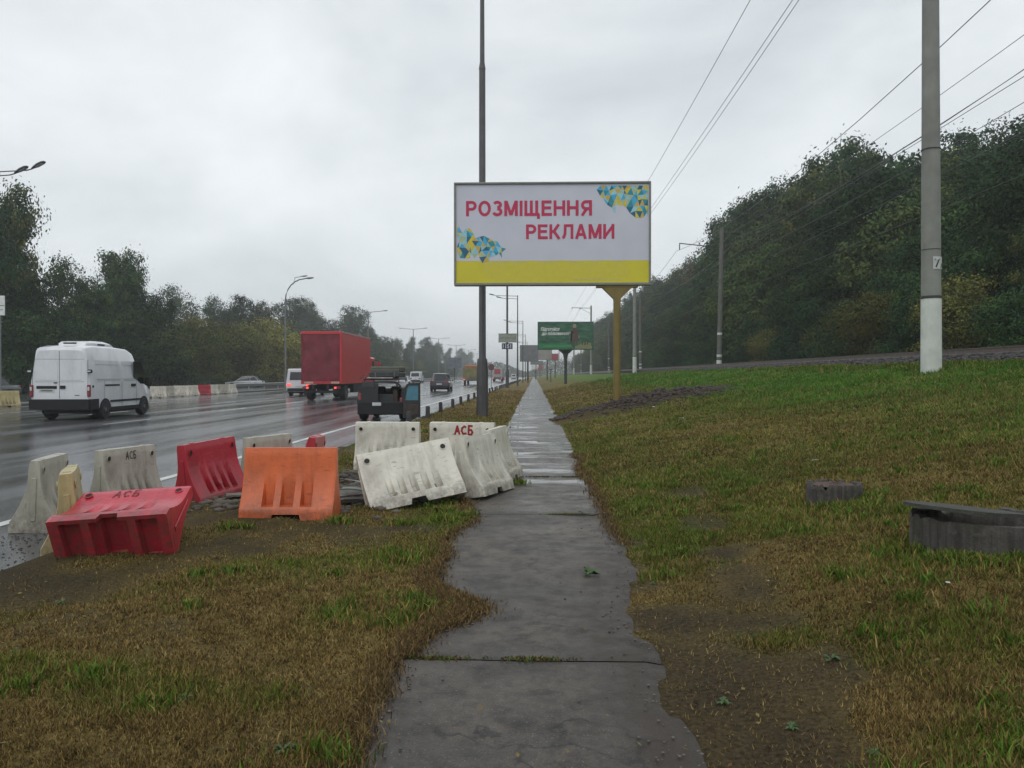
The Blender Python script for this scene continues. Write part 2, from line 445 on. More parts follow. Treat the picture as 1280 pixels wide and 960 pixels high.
# ------------------------------------------------------------------ wet road
def asphalt(name, col, stretch, r0, r1, bump, nscale=.6):
    m, nt, b = new_mat(name); L = nt.links.new
    tc = N(nt, 'ShaderNodeTexCoord')
    mp = N(nt, 'ShaderNodeMapping'); mp.inputs['Scale'].default_value = stretch; L(tc.outputs['Object'], mp.inputs[0])
    n = N(nt, 'ShaderNodeTexNoise'); n.inputs['Scale'].default_value = nscale; n.inputs['Detail'].default_value = 7; n.inputs['Roughness'].default_value = .6
    L(mp.outputs[0], n.inputs['Vector'])
    g = N(nt, 'ShaderNodeTexNoise'); g.inputs['Scale'].default_value = 120; g.inputs['Detail'].default_value = 3; L(tc.outputs['Object'], g.inputs['Vector'])
    ra = N(nt, 'ShaderNodeMapRange'); ra.inputs[1].default_value = .38; ra.inputs[2].default_value = .62; ra.inputs[3].default_value = r0; ra.inputs[4].default_value = r1
    L(n.outputs['Fac'], ra.inputs[0]); L(ra.outputs[0], b.inputs['Roughness'])
    cr = N(nt, 'ShaderNodeMapRange'); cr.inputs[1].default_value = .3; cr.inputs[2].default_value = .7; cr.inputs[3].default_value = .7; cr.inputs[4].default_value = 1.35
    L(n.outputs['Fac'], cr.inputs[0])
    cr2 = N(nt, 'ShaderNodeMapRange'); cr2.inputs[1].default_value = .3; cr2.inputs[2].default_value = .7; cr2.inputs[3].default_value = .6; cr2.inputs[4].default_value = 1.4
    L(g.outputs['Fac'], cr2.inputs[0])
    mm = N(nt, 'ShaderNodeMath', operation='MULTIPLY'); L(cr.outputs[0], mm.inputs[0]); L(cr2.outputs[0], mm.inputs[1])
    sc = N(nt, 'ShaderNodeVectorMath', operation='SCALE'); sc.inputs[0].default_value = col; L(mm.outputs[0], sc.inputs['Scale']); L(sc.outputs[0], b.inputs['Base Color'])
    bp = N(nt, 'ShaderNodeBump'); bp.inputs['Strength'].default_value = bump; bp.inputs['Distance'].default_value = .006
    L(g.outputs['Fac'], bp.inputs['Height'])
    w = N(nt, 'ShaderNodeTexNoise'); w.inputs['Scale'].default_value = 5; w.inputs['Detail'].default_value = 3
    mp2 = N(nt, 'ShaderNodeMapping'); mp2.inputs['Scale'].default_value = (1, .25, 1); L(tc.outputs['Object'], mp2.inputs[0]); L(mp2.outputs[0], w.inputs['Vector'])
    bp2 = N(nt, 'ShaderNodeBump'); bp2.inputs['Strength'].default_value = .25; bp2.inputs['Distance'].default_value = .012
    L(w.outputs['Fac'], bp2.inputs['Height']); L(bp.outputs[0], bp2.inputs['Normal']); L(bp2.outputs[0], b.inputs['Normal'])
    return m
M_road = asphalt('wet_road_asphalt', (.080, .080, .084), (1.5, .06, 1), .08, .26, .2)
M_path, nt, b_ = new_mat('damp_path_asphalt'); L = nt.links.new
tc = N(nt, 'ShaderNodeTexCoord')
def tex(kind, scale, detail=5, rough=.6, map_=None, dist=0):
    n = N(nt, kind); n.inputs['Scale'].default_value = scale
    if kind == 'ShaderNodeTexNoise': n.inputs['Detail'].default_value = detail; n.inputs['Roughness'].default_value = rough; n.inputs['Distortion'].default_value = dist
    if map_:
        m = N(nt, 'ShaderNodeMapping'); m.inputs['Scale'].default_value = map_; L(tc.outputs['Object'], m.inputs[0]); L(m.outputs[0], n.inputs['Vector'])
    else: L(tc.outputs['Object'], n.inputs['Vector'])
    return n
def rng_(src, a, b2, c, d):
    r = N(nt, 'ShaderNodeMapRange'); r.inputs[1].default_value = a; r.inputs[2].default_value = b2; r.inputs[3].default_value = c; r.inputs[4].default_value = d; L(src, r.inputs[0]); return r.outputs[0]
def math_(op, a, b2):
    m = N(nt, 'ShaderNodeMath', operation=op)
    for k, v in enumerate((a, b2)):
        if isinstance(v, (int, float)): m.inputs[k].default_value = v
        else: L(v, m.inputs[k])
    return m.outputs[0]
def mixc(f, a, b2):
    m = N(nt, 'ShaderNodeMix', data_type='RGBA'); L(f, m.inputs[0])
    for k, v in ((6, a), (7, b2)):
        if isinstance(v, tuple): m.inputs[k].default_value = (*v, 1)
        else: L(v, m.inputs[k])
    return m.outputs[2]
big = tex('ShaderNodeTexNoise', 1.1, 8, .65); mid = tex('ShaderNodeTexNoise', 5, 8, .7); fine = tex('ShaderNodeTexNoise', 130, 3, .6); speck = tex('ShaderNodeTexVoronoi', 48)
at = N(nt, 'ShaderNodeAttribute'); at.attribute_name = 'Col'
sepc = N(nt, 'ShaderNodeSeparateColor'); L(at.outputs['Color'], sepc.inputs[0])
c = mixc(rng_(big.outputs['Fac'], .38, .62, 0, 1), (.052, .044, .038), (.122, .098, .076))
c = mixc(math_('MULTIPLY', rng_(mid.outputs['Fac'], .50, .66, 0, .85), 1.0), c, (.030, .026, .024))
c = mixc(rng_(speck.outputs['Distance'], .10, .22, .9, 0), c, (.20, .185, .165))
mid2 = tex('ShaderNodeTexNoise', 22, 4, .6)
c = mixc(rng_(mid2.outputs['Fac'], .48, .68, 0, .7), c, (.034, .030, .027))
c = mixc(rng_(fine.outputs['Fac'], .35, .65, .55, 0), c, (.028, .026, .025))
dirt = math_('MULTIPLY', sepc.outputs['Red'], rng_(mid.outputs['Fac'], .30, .60, .35, 1.25))
c = mixc(dirt, c, (.042, .031, .023))
vor = N(nt, 'ShaderNodeTexVoronoi', feature='DISTANCE_TO_EDGE'); vor.inputs['Scale'].default_value = .9
wob = tex('ShaderNodeTexNoise', 3, 5, .6); addv = N(nt, 'ShaderNodeVectorMath', operation='MULTIPLY_ADD'); L(wob.outputs['Color'], addv.inputs[0]); addv.inputs[1].default_value = (.7, .7, .7); L(tc.outputs['Object'], addv.inputs[2]); L(addv.outputs[0], vor.inputs['Vector'])
crk = math_('MULTIPLY', rng_(vor.outputs['Distance'], .0, .022, 1, 0), rng_(big.outputs['Fac'], .44, .52, 0, .95))
c = mixc(crk, c, (.014, .012, .011))
L(c, b_.inputs['Base Color']); b_.inputs['Specular IOR Level'].default_value = .38
wet = tex('ShaderNodeTexNoise', 1.0, 5, .55, (.55, 1.5, 1), .3)
sx_ = N(nt, 'ShaderNodeSeparateXYZ'); L(tc.outputs['Object'], sx_.inputs[0])
yy_ = rng_(sx_.outputs['Y'], 6, 11, 0, 1)
wm_ = math_('MULTIPLY', rng_(wet.outputs['Fac'], .50, .60, 0, 1), yy_)
rgh = math_('ADD', rng_(mid.outputs['Fac'], .3, .7, .34, .62), math_('MULTIPLY', yy_, -.10))
mr_ = N(nt, 'ShaderNodeMix'); L(wm_, mr_.inputs[0]); L(rgh, mr_.inputs[2]); mr_.inputs[3].default_value = .06; L(mr_.outputs[0], b_.inputs['Roughness'])
bp = N(nt, 'ShaderNodeBump'); bp.inputs['Distance'].default_value = .006
L(math_('MULTIPLY', math_('SUBTRACT', 1.0, wm_), .55), bp.inputs['Strength']); L(fine.outputs['Fac'], bp.inputs['Height'])
bp2 = N(nt, 'ShaderNodeBump'); bp2.inputs['Distance'].default_value = .02; L(math_('MULTIPLY', math_('SUBTRACT', 1.0, wm_), .35), bp2.inputs['Strength']); L(mid.outputs['Fac'], bp2.inputs['Height']); L(bp.outputs[0], bp2.inputs['Normal']); L(bp2.outputs[0], b_.inputs['Normal'])
def strip(name, x0, x1, z, m, y0=-40, y1=1800, nx=8):
    ys = list(np.arange(y0, 60, 2.0)) + list(np.geomspace(60, y1, 40)); xs = np.linspace(x0, x1, nx)
    b = MB(); b.grid([[(x, y, z) for y in ys] for x in xs]); return tag(b.build(name, m, smooth=True), kind='structure')
strip('road', ROAD_L, ROAD_R + .0, ROAD_Z, M_road)
strip('opposite_road', -41.0, -27.6, ROAD_Z, M_road)
b = MB(); b.box((-26.8, 880, -.12), (1.58, 1840, .24)); tag(b.build('median_strip', mat('median_concrete', (.10, .098, .09), .6, bump=.4)), kind='structure')
M_paint = mat('road_paint', (.62, .62, .60), .35, noise=.2, nscale=3, dirt=.6, dirtcol=(.06, .06, .06))
b = MB(); zz = ROAD_Z + .005
ys = np.concatenate([np.arange(-10, 60, 1.0), np.geomspace(60, 900, 60)])
b.grid([[(x, y, zz) for y in ys] for x in (-5.68, -5.53)])
tag(b.build('edge_line', M_paint), kind='structure')
b = MB()
for x in (-13.7, -17.7, -21.8):
    y = -6.0 + (3 if x == -13.7 else 0)
    while y < 420:
        b.grid([[(x - .06, y, zz), (x - .06, y + 3, zz)], [(x + .06, y, zz), (x + .06, y + 3, zz)]]); y += 12 if x != -13.7 else 9
b.grid([[(x, y, zz) for y in ys] for x in (-25.4, -25.25)])
tag(b.build('lane_markings', M_paint), kind='structure')

# kerb of separate stones, crumbled at the near end
M_kerb = mat('kerb_concrete', (.13, .125, .115), .55, noise=.3, nscale=5, bump=.6, bscale=40, dirt=.8)
kerb = tag(bpy.data.objects.new('kerb', None), kind='structure'); C.objects.link(kerb)
kb = MB(); kb.box((0, 0, 0), (.15, .985, .24), bev=.02); kme = kb.mesh('kerb_stone', M_kerb)
kr = random.Random(3)
for i in range(60):
    y = 3.5 + i
    near = y < 9
    o = link('kerb_stone', kme, kerb, (ROAD_R + .07 + kr.uniform(-.012, .012), y, -.115 + (-.07 if near else 0) + kr.uniform(-.008, .008)), (kr.uniform(-.01, .01), kr.uniform(-.02, .02), kr.uniform(-.01, .01)))
b = MB(); b.box((ROAD_R + .07, 63.4 + 400, -.117), (.15, 800, .24)); tag(b.build('kerb_far', M_kerb, kerb), kind='stuff')

# ------------------------------------------------------------------ path of asphalt slabs
path = tag(bpy.data.objects.new('path', None), kind='structure'); C.objects.link(path)
joints = [-2.0, 0.4, 3.86, 7.9]
while joints[-1] < 150: joints.append(joints[-1] + random.uniform(2.6, 3.6) * (1 if joints[-1] < 60 else 1.6))
def slab_mesh(y0, y1, dz, step):
    b = MB(); n = max(2, int((y1 - y0) / step)); ys = np.linspace(y0 + .007, y1 - .007, n + 1)
    l = path_l(ys); r = path_r(ys); nx = 17 if y0 < 9 else 9
    rows = []
    for k, y in enumerate(ys):
        jag = .012 * math.sin(y0 * 9) * 0
        row = [(l[k], y, -.05)]
        for i in range(nx):
            x = l[k] + (r[k] - l[k]) * i / (nx - 1)
            e = -.005 if k in (0, n) else 0
            e += -.014 if i in (0, nx - 1) else 0
            row.append((x, y, .014 + dz + e + .012 * (float(vnoise(x * 1.5, y * 1.5, 81)) - .5)))
        row.append((r[k], y, -.05)); rows.append(row)
    b.grid(rows, flip=True); return b
def slab_dirt(me):
    n = len(me.vertices); co = np.zeros(n * 3); me.vertices.foreach_get('co', co); co = co.reshape(-1, 3); x, y = co[:, 0], co[:, 1]
    dr = path_r(y) - x; dl = x - path_l(y)
    f = np.exp(-(dr / .13) ** 2) * 1.0 + 1.3 * sstep(.42, .05, dr + .5 * (fbm(x * 2.2, y * 2.2, 87, 4) - .5)) * sstep(7.0, 5.0, y) + np.exp(-(dl / .10) ** 2) * .7 + 1.1 * sstep(.48, .05, dr) * sstep(5.5, 4.2, y) * fbm(x * 3, y * 3, 88, 3) * 1.4 + .5 * sstep(.55, .75, fbm(x * .9, y * .6, 89, 3))
    f = np.clip(f, 0, 1); ca = me.color_attributes.new('Col', 'FLOAT_COLOR', 'POINT'); ca.data.foreach_set('color', np.stack([f, f, f, np.ones(n)], 1).astype(np.float32).ravel())
for k in range(len(joints) - 1):
    dz = random.uniform(-.003, .003) if k > 2 else 0
    so = slab_mesh(joints[k], joints[k + 1], dz, .03 if joints[k] < 9 else .08 if joints[k] < 20 else .3).build('path_slab', M_path, path, smooth=True, angle=60); slab_dirt(so.data)
b = slab_mesh(joints[-1], 1200, 0, 6); tag(b.build('path_far', M_path, path), kind='stuff')
# ------------------------------------------------------------------ plastic road barriers
def plastic(name, col, dirt, dirtcol, rough=.38):
    m = mat(name, col, rough, noise=.14, nscale=4, bump=.2, bscale=25, dirt=dirt, dirtcol=dirtcol, spec=.5)
    nt = m.node_tree; L = nt.links.new; b = nt.nodes['Principled BSDF']; src = b.inputs['Base Color'].links[0].from_socket
    tc = N(nt, 'ShaderNodeTexCoord'); sx = N(nt, 'ShaderNodeSeparateXYZ'); L(tc.outputs['Object'], sx.inputs[0])
    h = N(nt, 'ShaderNodeMapRange'); h.inputs[1].default_value = .30; h.inputs[2].default_value = .0; h.inputs[3].default_value = 0; h.inputs[4].default_value = .75; L(sx.outputs['Z'], h.inputs[0])
    def nz_(scale, lo, hi, rgh, mp=None):
        n = N(nt, 'ShaderNodeTexNoise'); n.inputs['Scale'].default_value = scale; n.inputs['Detail'].default_value = 8; n.inputs['Roughness'].default_value = rgh
        if mp:
            q = N(nt, 'ShaderNodeMapping'); q.inputs['Scale'].default_value = mp; L(tc.outputs['Object'], q.inputs[0]); L(q.outputs[0], n.inputs['Vector'])
        else: L(tc.outputs['Object'], n.inputs['Vector'])
        r = N(nt, 'ShaderNodeMapRange'); r.inputs[1].default_value = lo; r.inputs[2].default_value = hi; L(n.outputs['Fac'], r.inputs[0]); return r.outputs[0]
    def mx_(f, a, c):
        q = N(nt, 'ShaderNodeMix', data_type='RGBA'); L(f, q.inputs[0]); L(a, q.inputs[6]); q.inputs[7].default_value = (*c, 1); return q.outputs[2]
    mu = N(nt, 'ShaderNodeMath', operation='MULTIPLY'); L(h.outputs[0], mu.inputs[0]); L(nz_(14, .40, .60, .75), mu.inputs[1])
    src = mx_(mu.outputs[0], src, (.085, .065, .048))                       # mud splashed up from the ground
    m2 = N(nt, 'ShaderNodeMath', operation='MULTIPLY'); L(nz_(7, .52, .66, .6, (1.5, 1.5, .12)), m2.inputs[0]); m2.inputs[1].default_value = .22
    src = mx_(m2.outputs[0], src, tuple(c * .45 for c in dirtcol))          # run-off streaks
    m3 = N(nt, 'ShaderNodeMath', operation='MULTIPLY'); L(nz_(38, .63, .68, .5, (.25, 1, 1)), m3.inputs[0]); m3.inputs[1].default_value = .55
    src = mx_(m3.outputs[0], src, tuple(min(1, c * .35 + .02) for c in col))   # scuffs
    L(src, b.inputs['Base Color'])
    return m
M_white = plastic('dirty_white_plastic', (.68, .65, .56), .55, (.17, .145, .11))
M_white2 = plastic('yellowed_plastic', (.48, .40, .20), .7, (.17, .13, .06))
M_white3 = plastic('grey_white_plastic', (.45, .43, .36), .7, (.15, .13, .09))
M_red = plastic('red_plastic', (.42, .022, .038), .55, (.11, .02, .02), .3)
M_red2 = plastic('faded_red_plastic', (.50, .028, .052), .5, (.16, .03, .03), .28)
M_orange = plastic('orange_plastic', (.66, .135, .035), .5, (.30, .075, .03), .42)
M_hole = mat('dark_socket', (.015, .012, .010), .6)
M_ink = mat('black_paint_writing', (.03, .028, .025), .5)
M_inkred = mat('red_paint_writing', (.30, .015, .02), .5)
M_inkdull = mat('worn_dark_red_writing', (.20, .012, .02), .5)
BH, BL = .72, 1.0
def bprof(t):
    """half thickness of a barrier at the height share t"""
    if t < .17: return .225 - .01 * t / .17
    if t < .72:
        u = (t - .17) / .55
        return .068 + .125 * (1 - u) ** 1.75 + .015 * (1 - u)
    return .068 - .012 * (t - .72) / .28
def barrier_mesh(name, m, flutes=4, Lh=BL / 2, H=BH, seed=0, ft0=.20, ft1=.64, fw=.5, notch=.17, warp=.008):
    b = MB(); r = random.Random(seed)
    span = .62 * Lh * 2
    us = list(np.linspace(-Lh, Lh, 57)); ts = [0, .05, .1, .155, .17, .185, .205, .25, .3, .36, .42, .48, .54, .60, .64, .66, .72, .8, .88, .95, .985, 1.0]
    cen = [(-span / 2 + span * (i + .5) / flutes) for i in range(flutes)] if flutes else []
    hw = span / max(flutes, 1) * fw / 2
    def w(u, t):
        x = bprof(t)
        ledge = 0
        for c in cen:
            if abs(u - c) < hw * (1.15 - .25 * t) and ft0 <= t <= ft1: ledge = 1
        if ledge: x = min(x, bprof(ft1) + .004 + .02 * (1 - (t - ft0) / (ft1 - ft0)))
        e = (Lh - abs(u))
        if e < .012: x -= .006
        if t > .98: x -= .008
        return x + warp * math.sin(u * 5 + seed) * t
    side = {}
    for s in (-1, 1):
        rows = []
        for u in us:
            row = []
            for t in ts:
                z = t * H
                if abs(u) < notch * Lh * 2 * .5 + 1e-6: z = max(z, .062 + .0 * t)
                row.append((u, s * w(u, t) if s < 0 else w(u, t) , z))
            rows.append(row)
        side[s] = rows
        b.grid(rows, flip=(s > 0))
    # top, underside
    b.grid([[side[-1][i][-1], side[1][i][-1]] for i in range(len(us))])
    def cav(u): return .0 if (Lh - abs(u)) < .09 or .15 < abs(u) / (2 * Lh) < .24 else .06
    b.grid([[side[1][i][0], (us[i], .19, side[1][i][0][2]), (us[i], .165, side[1][i][0][2] + cav(us[i])), (us[i], -.165, side[1][i][0][2] + cav(us[i])), (us[i], -.19, side[1][i][0][2]), side[-1][i][0]] for i in range(len(us))])
    for e in (0, -1):
        pts = side[-1][e] + side[1][e][::-1]
        b.add(pts, [tuple(range(len(pts)))])
    return b.mesh(name, m, smooth=True, angle=32)
def stroke_letters(s, h, thick, m, name='writing', gap=.35, jitter=.0, seed=1):
    """hand painted capitals, strokes in the XZ plane"""
    r = random.Random(seed)
    G_ = {'А': ([(0, 0), (.35, 1), (.62, 0)], [(.12, .36), (.52, .36)]), 'С': ([(.58, .85), (.35, 1), (.05, .75), (.0, .4), (.2, .05), (.58, .08)],),
          'Б': ([(.55, 1), (.02, 1), (0, 0), (.45, 0), (.55, .25), (.42, .5), (.0, .5)],)}
    b = MB(); x0 = 0
    for ch in s:
        for line in G_[ch]:
            pts = [Vector((x0 + (x + r.uniform(-jitter, jitter)) * h * .9, 0, (z + r.uniform(-jitter, jitter)) * h)) for x, z in line]
            for a, c in zip(pts, pts[1:]):
                d = (c - a).normalized(); n = Vector((-d.z, 0, d.x)) * thick / 2; a = a - d * thick * .4; c = c + d * thick * .4
                b.add([a - n, c - n, c + n, a + n], [(0, 1, 2, 3)])
        x0 += h * .9 * (.62 + gap)
    return b, x0
def barrier(label, m, loc, yaw, tilt=0, roll=0, flutes=4, L_=1.0, H_=1.0, seed=0, holes=True, writing=None, wm=None, caps=True, group='plastic road barriers heaped by the path', small=False, **kw):
    t = thing('road_barrier', label, 'barrier', loc, (0, 0, 0), group)
    # order: lean about the long axis, then raise one end, then turn
    M = Matrix.Rotation(yaw, 3, 'Z') @ Matrix.Rotation(roll, 3, 'Y') @ Matrix.Rotation(tilt, 3, 'X')
    t.rotation_euler = M.to_euler(); t.scale = (L_, 1, H_)
    link('shell', barrier_mesh('barrier_shell', m, flutes, seed=seed, **kw), t)
    if caps and not small:
        for u in (-.3, .3):
            b = MB(); b.lathe([(.035, BH - .004), (.035, BH + .004), (.03, BH + .008)], 12, (u, 0, 0)); b.build('filler_cap', m, t, smooth=True)
        for s in (-1, 1):
            b = MB(); b.box((s * (BL / 2 + .005), 0, BH * .46), (.014, .05, BH * .6), bev=.006); b.build('connector', m, t)
    if holes:
        for u in (-.41, .41):
            for s in (-1, 1):
                o = MB(); yy = s * (bprof(.86) + .0012 + (.008 * math.sin(u * 5 + seed) * .86) * (1 if s > 0 else 1) * (1))
                o.lathe([(.037, 0), (.037, s * .010), (.030, s * .010), (.028, s * .003), (0.0, s * .002)], 14, (u, yy, BH * .86), axis='y', mi=0)
                h = o.build('socket_rim', m, t, smooth=True)
                d = MB(); d.lathe([(.0285, 0), (.0285, s * .0045), (0, s * .0045)], 14, (u, yy, BH * .86), axis='y'); d.build('socket', M_hole, h)
    if writing:
        b, wdt = stroke_letters('АСБ', writing[0], writing[1], wm, jitter=.04, seed=seed)
        x0 = writing[2]
        # bend the strokes on to the face
        b.v = [(v[0] + x0, -(bprof(min(.99, (v[2] + writing[3]) / BH)) + .004 + kw.get('warp', .008) * math.sin((v[0] + x0) * 5 + seed) * (v[2] + writing[3]) / BH), v[2] + writing[3]) for v in b.v]
        b.build('writing', wm, t)
    return t
def gz(x, y):
    return ROAD_Z if x < ROAD_R else tz(x, y)
def place(px, py, L=0, zz=None):
    p = T(px, py); return p
# standing on the wet asphalt
barrier('grey white barrier seen end on at the road edge, farthest from the path', M_white3, (-5.08, 7.85, ROAD_Z), R(104), tilt=R(2), flutes=4, seed=1, L_=.78, writing=None)
barrier('yellowed end-on barrier standing against the toppled red one', M_white2, (-4.12, 6.75, ROAD_Z + .01), R(117), tilt=R(-3), flutes=4, seed=2, L_=.75)
barrier('off-white barrier with black scrawled АСБ behind the toppled red one', M_white3, (-4.80, 8.90, ROAD_Z), R(75), L_=.82, flutes=4, seed=3, writing=(.085, .012, -.10, .59), wm=M_ink)
barrier('toppled bright red barrier lying on its back with its underside showing', M_red2, (-3.37, 6.02, .12), R(9), tilt=R(-67), roll=R(-3), flutes=4, seed=4, L_=.90, writing=(.10, .014, -.18, .58), wm=M_inkdull, warp=.0)
barrier('dark red upright barrier between two off-white ones', M_red, (-3.80, 8.95, -.04), R(71), tilt=R(-4), roll=R(-3), flutes=4, seed=5, L_=.82)
barrier('off-white barrier tucked behind the dark red and the orange ones', M_white3, (-3.52, 10.05, -.07), R(70), flutes=4, seed=6, L_=.85)
barrier('small tilted red barrier peeping over the orange one', M_red, (-2.96, 9.95, -.06), R(97), tilt=R(9), roll=R(2), flutes=4, seed=7, L_=.8)
barrier('orange barrier with three deep flutes standing alone on the verge', M_orange, (-2.49, 7.78, tz(-2.3, 7.8) - .01), R(3), tilt=R(-3), flutes=3, seed=8, L_=.93, caps=False, ft0=.19, ft1=.70, fw=.52, holes=False, notch=.30, H_=1.0)
# the pen of white barriers beside the path
barrier('white barrier at the back of the pen, directly behind the black off-roader', M_white, (-2.28, 11.95, .0), R(-2), tilt=R(4), flutes=5, seed=9)
barrier('white barrier at the back of the pen painted with red АСБ letters', M_white, (-1.07, 11.55, .02), R(-12), tilt=R(4), flutes=5, seed=10, writing=(.12, .028, -.10, .555), wm=M_inkred)
barrier('white barrier slumped backwards at the front of the pen', M_white, (-1.31, 8.55, -.03), R(22), tilt=R(-24), roll=R(-9), flutes=5, seed=11, L_=1.08)
barrier('white barrier leaning into the slumped one, nearest to the walker on the path', M_white, (-.62, 9.35, .0), R(71), tilt=R(-9), roll=R(2), flutes=4, seed=12, writing=None)
barrier('white barrier closing the pen on the path side, farther along', M_white, (-.46, 10.5, .01), R(80), tilt=R(-6), flutes=4, seed=13)
# splintered orange skid beside the orange barrier, boards and scrap in the heap
M_wood = mat('grey_weathered_wood', (.16, .145, .125), .7, noise=.35, nscale=8, bump=.5, bscale=30, dirt=.6)
M_metal_s = mat('bent_sheet_metal', (.22, .235, .24), .35, noise=.3, nscale=6, dirt=.6)
M_darkwood = mat('wet_dark_timber', (.05, .042, .035), .5, noise=.3, nscale=8, bump=.5)
def board(label, p, d, yaw, roll, pitch, m, group=None, name='board'):
    b = MB(); n = 9; rows = []
    for i in range(n):
        x = -d[0] / 2 + d[0] * i / (n - 1); w = d[1] / 2 * (1 - .1 * math.sin(i * 2.1)); zc = .012 * math.sin(i * .9)
        rows.append([(x, -w, zc), (x, w, zc), (x, w, zc + d[2]), (x, -w, zc + d[2]), (x, -w, zc)])
    b.grid(rows); b.add(rows[0][:4], [(0, 1, 2, 3)]); b.add(rows[-1][:4], [(3, 2, 1, 0)])
    o = b.build(name, m, None, loc=p, rot=(roll, pitch, yaw)); return tag(o, label, 'board' if name != 'sheet_metal' else 'metal sheet', group)
board('pale splintered board poking out beside the orange barrier', (-1.95, 8.75, .10), (.95, .13, .02), R(8), R(20), R(-6), M_wood)
board('bent grey metal sheet under the boards between orange and white barriers', (-1.90, 8.95, .16), (.85, .22, .006), R(-12), R(-10), R(8), M_metal_s, name='sheet_metal')
board('short dark timber lying lowest beside the slumped white barrier', (-1.86, 8.55, .03), (.7, .1, .04), R(16), R(4), R(0), M_darkwood)
board('thin greenish slat on top of the scrap next to the slumped barrier', (-1.88, 8.62, .14), (.6, .06, .015), R(-5), R(12), R(3), mat('greenish_slat', (.15, .19, .17), .5))
board('orange plastic skid sticking out beside the orange barrier', (-2.95, 7.93, .03), (.36, .09, .05), R(-52), R(-10), R(6), M_orange, name='broken_skid')
board('grey board lying between the dark red barrier and the orange one', (-3.10, 8.75, .05), (.85, .12, .022), R(25), R(4), R(4), M_wood)
board('dark timber leaning on the earth behind the orange barrier', (-3.05, 9.15, .10), (.8, .09, .04), R(-20), R(4), R(8), M_darkwood)
b = MB(); b.tube([(-3.0, 8.35, .0), (-2.85, 8.55, .10), (-2.92, 8.8, .14), (-3.15, 9.0, .04)], .022, 8)
tag(b.build('bent_pipe', mat('rusty_iron', (.09, .05, .035), .6, noise=.3)), 'bent dark pipe curling out of the earth beside the dark red barrier', 'pipe')

# small barriers along the median
mr_ = random.Random(5)
bm_w = barrier_mesh('barrier_shell', M_white, 4, seed=20); bm_y = barrier_mesh('barrier_shell', M_white2, 4, seed=21); bm_r = barrier_mesh('barrier_shell', M_red, 4, seed=22); bm_g = barrier_mesh('barrier_shell', M_white3, 4, seed=23)
med = [(0, 34.2, bm_r, 'red barrier on the median, hidden partly behind the frame edge beside a yellow one', 30), (0, 35.6, bm_y, 'yellowed barrier on the median just behind the white van', 14),
       (0, 36.9, bm_y, 'second yellowed barrier touching the first, behind the white van', -10), (0, 52.0, bm_w, 'white barrier on the median nearest to the front of the van', -10), (0, 53.7, bm_g, 'low greyish barrier next after the one by the van', 20),
       (0, 55.4, bm_w, 'white barrier with a dark gap before it, third from the van', -14), (0, 57.4, bm_w, 'white barrier directly before the red one on the median', 10), (0, 59.3, bm_r, 'red barrier in the row of white ones on the median', -18),
       (0, 61.0, bm_w, 'white barrier directly after the red one on the median', 12), (0, 63.0, bm_g, 'greyish barrier last but one before the guard rail starts', -8), (0, 65.0, bm_w, 'white barrier touching the start of the guard rail', 16)]
for dx, y, me, lab, a in med:
    t = thing('road_barrier', lab, 'barrier', (-25.85 + dx, y, ROAD_Z), R(a + 68), group='small barriers along the median'); t.scale = (1.08, 1.15, 1.12)
    link('shell', me, t)

# ------------------------------------------------------------------ kerb posts
M_post = mat('dark_post', (.035, .033, .032), .6, noise=.3)
pb = MB(); pb.lathe([(.075, -.1), (.075, .36), (.06, .40), (0, .41)], 8); pme = pb.mesh('post', M_post, smooth=True)
y = 22.0
for i in range(46):
    p = link('kerb_post', pme, None, (-3.62 + random.uniform(-.03, .03), y, tz(-3.62, y)), (random.uniform(-.05, .05), random.uniform(-.05, .05), 0))
    tag(p, 'short dark post in the row along the kerb beyond the white barriers', 'post', 'dark posts along the kerb'); y += 4.05 if i > 1 else 3.9
# ------------------------------------------------------------------ guard rail on the median
M_zinc = mat('zinc_rail', (.30, .31, .32), .4, metal=.6, noise=.15)
gr = thing('guard_rail', 'long grey guard rail along the median beyond the small barriers', 'guard rail', (-26.2, 66, 0))
b = MB(); yv = list(np.arange(0, 120, 4.0)) + list(np.arange(120, 420, 20.0))
b.grid([[(dx, y, z) for y in yv] for dx, z in ((-.02, .42), (.05, .46), (.05, .52), (-.02, .56), (.05, .60), (.05, .66), (-.02, .70), (-.05, .56), (-.02, .42))])
b.build('beam', M_zinc, gr)
b = MB(); b.box((0, 0, .33), (.07, .1, .66)); pm_ = b.mesh('post', M_zinc)
for i in range(45): link('post', pm_, gr, (-.08, i * 4.0 if i < 30 else 120 + (i - 30) * 8.0, 0))

# ------------------------------------------------------------------ tall posts and lamps
M_steel = mat('grey_painted_steel', (.085, .082, .085), .45, metal=.2, noise=.15, nscale=3, bump=.15)
M_galv = mat('pale_galvanised_steel', (.20, .21, .215), .45, metal=.4, noise=.12)
M_lens = mat('lamp_glass', (.45, .46, .45), .15)
def lamp_head(b_parent, loc, yaw, tiltx, size=1.0, m=M_steel):
    b = MB(); pts = []
    prof = [(0, .05, .03), (.12, .09, .05), (.35, .15, .07), (.6, .14, .06), (.72, .08, .03)]
    rows = []
    for (x, w, h) in prof:
        rows.append([(x * size, -w * size, 0), (x * size, -w * .7 * size, h * size), (x * size, w * .7 * size, h * size), (x * size, w * size, 0), (x * size, w * .8 * size, -h * .4 * size), (x * size, -w * .8 * size, -h * .4 * size), (x * size, -w * size, 0)])
    b.grid(rows); b.add(rows[0][:6], [tuple(range(6))]); b.add(rows[-1][:6], [tuple(range(5, -1, -1))])
    o = b.build('lamp_head', m, b_parent, smooth=True, loc=loc, rot=(0, tiltx, yaw))
    g = MB(); g.box((.42 * size, 0, -.035 * size), (.36 * size, .18 * size, .03 * size), bev=.01); g.build('lens', M_lens, o)
    return o
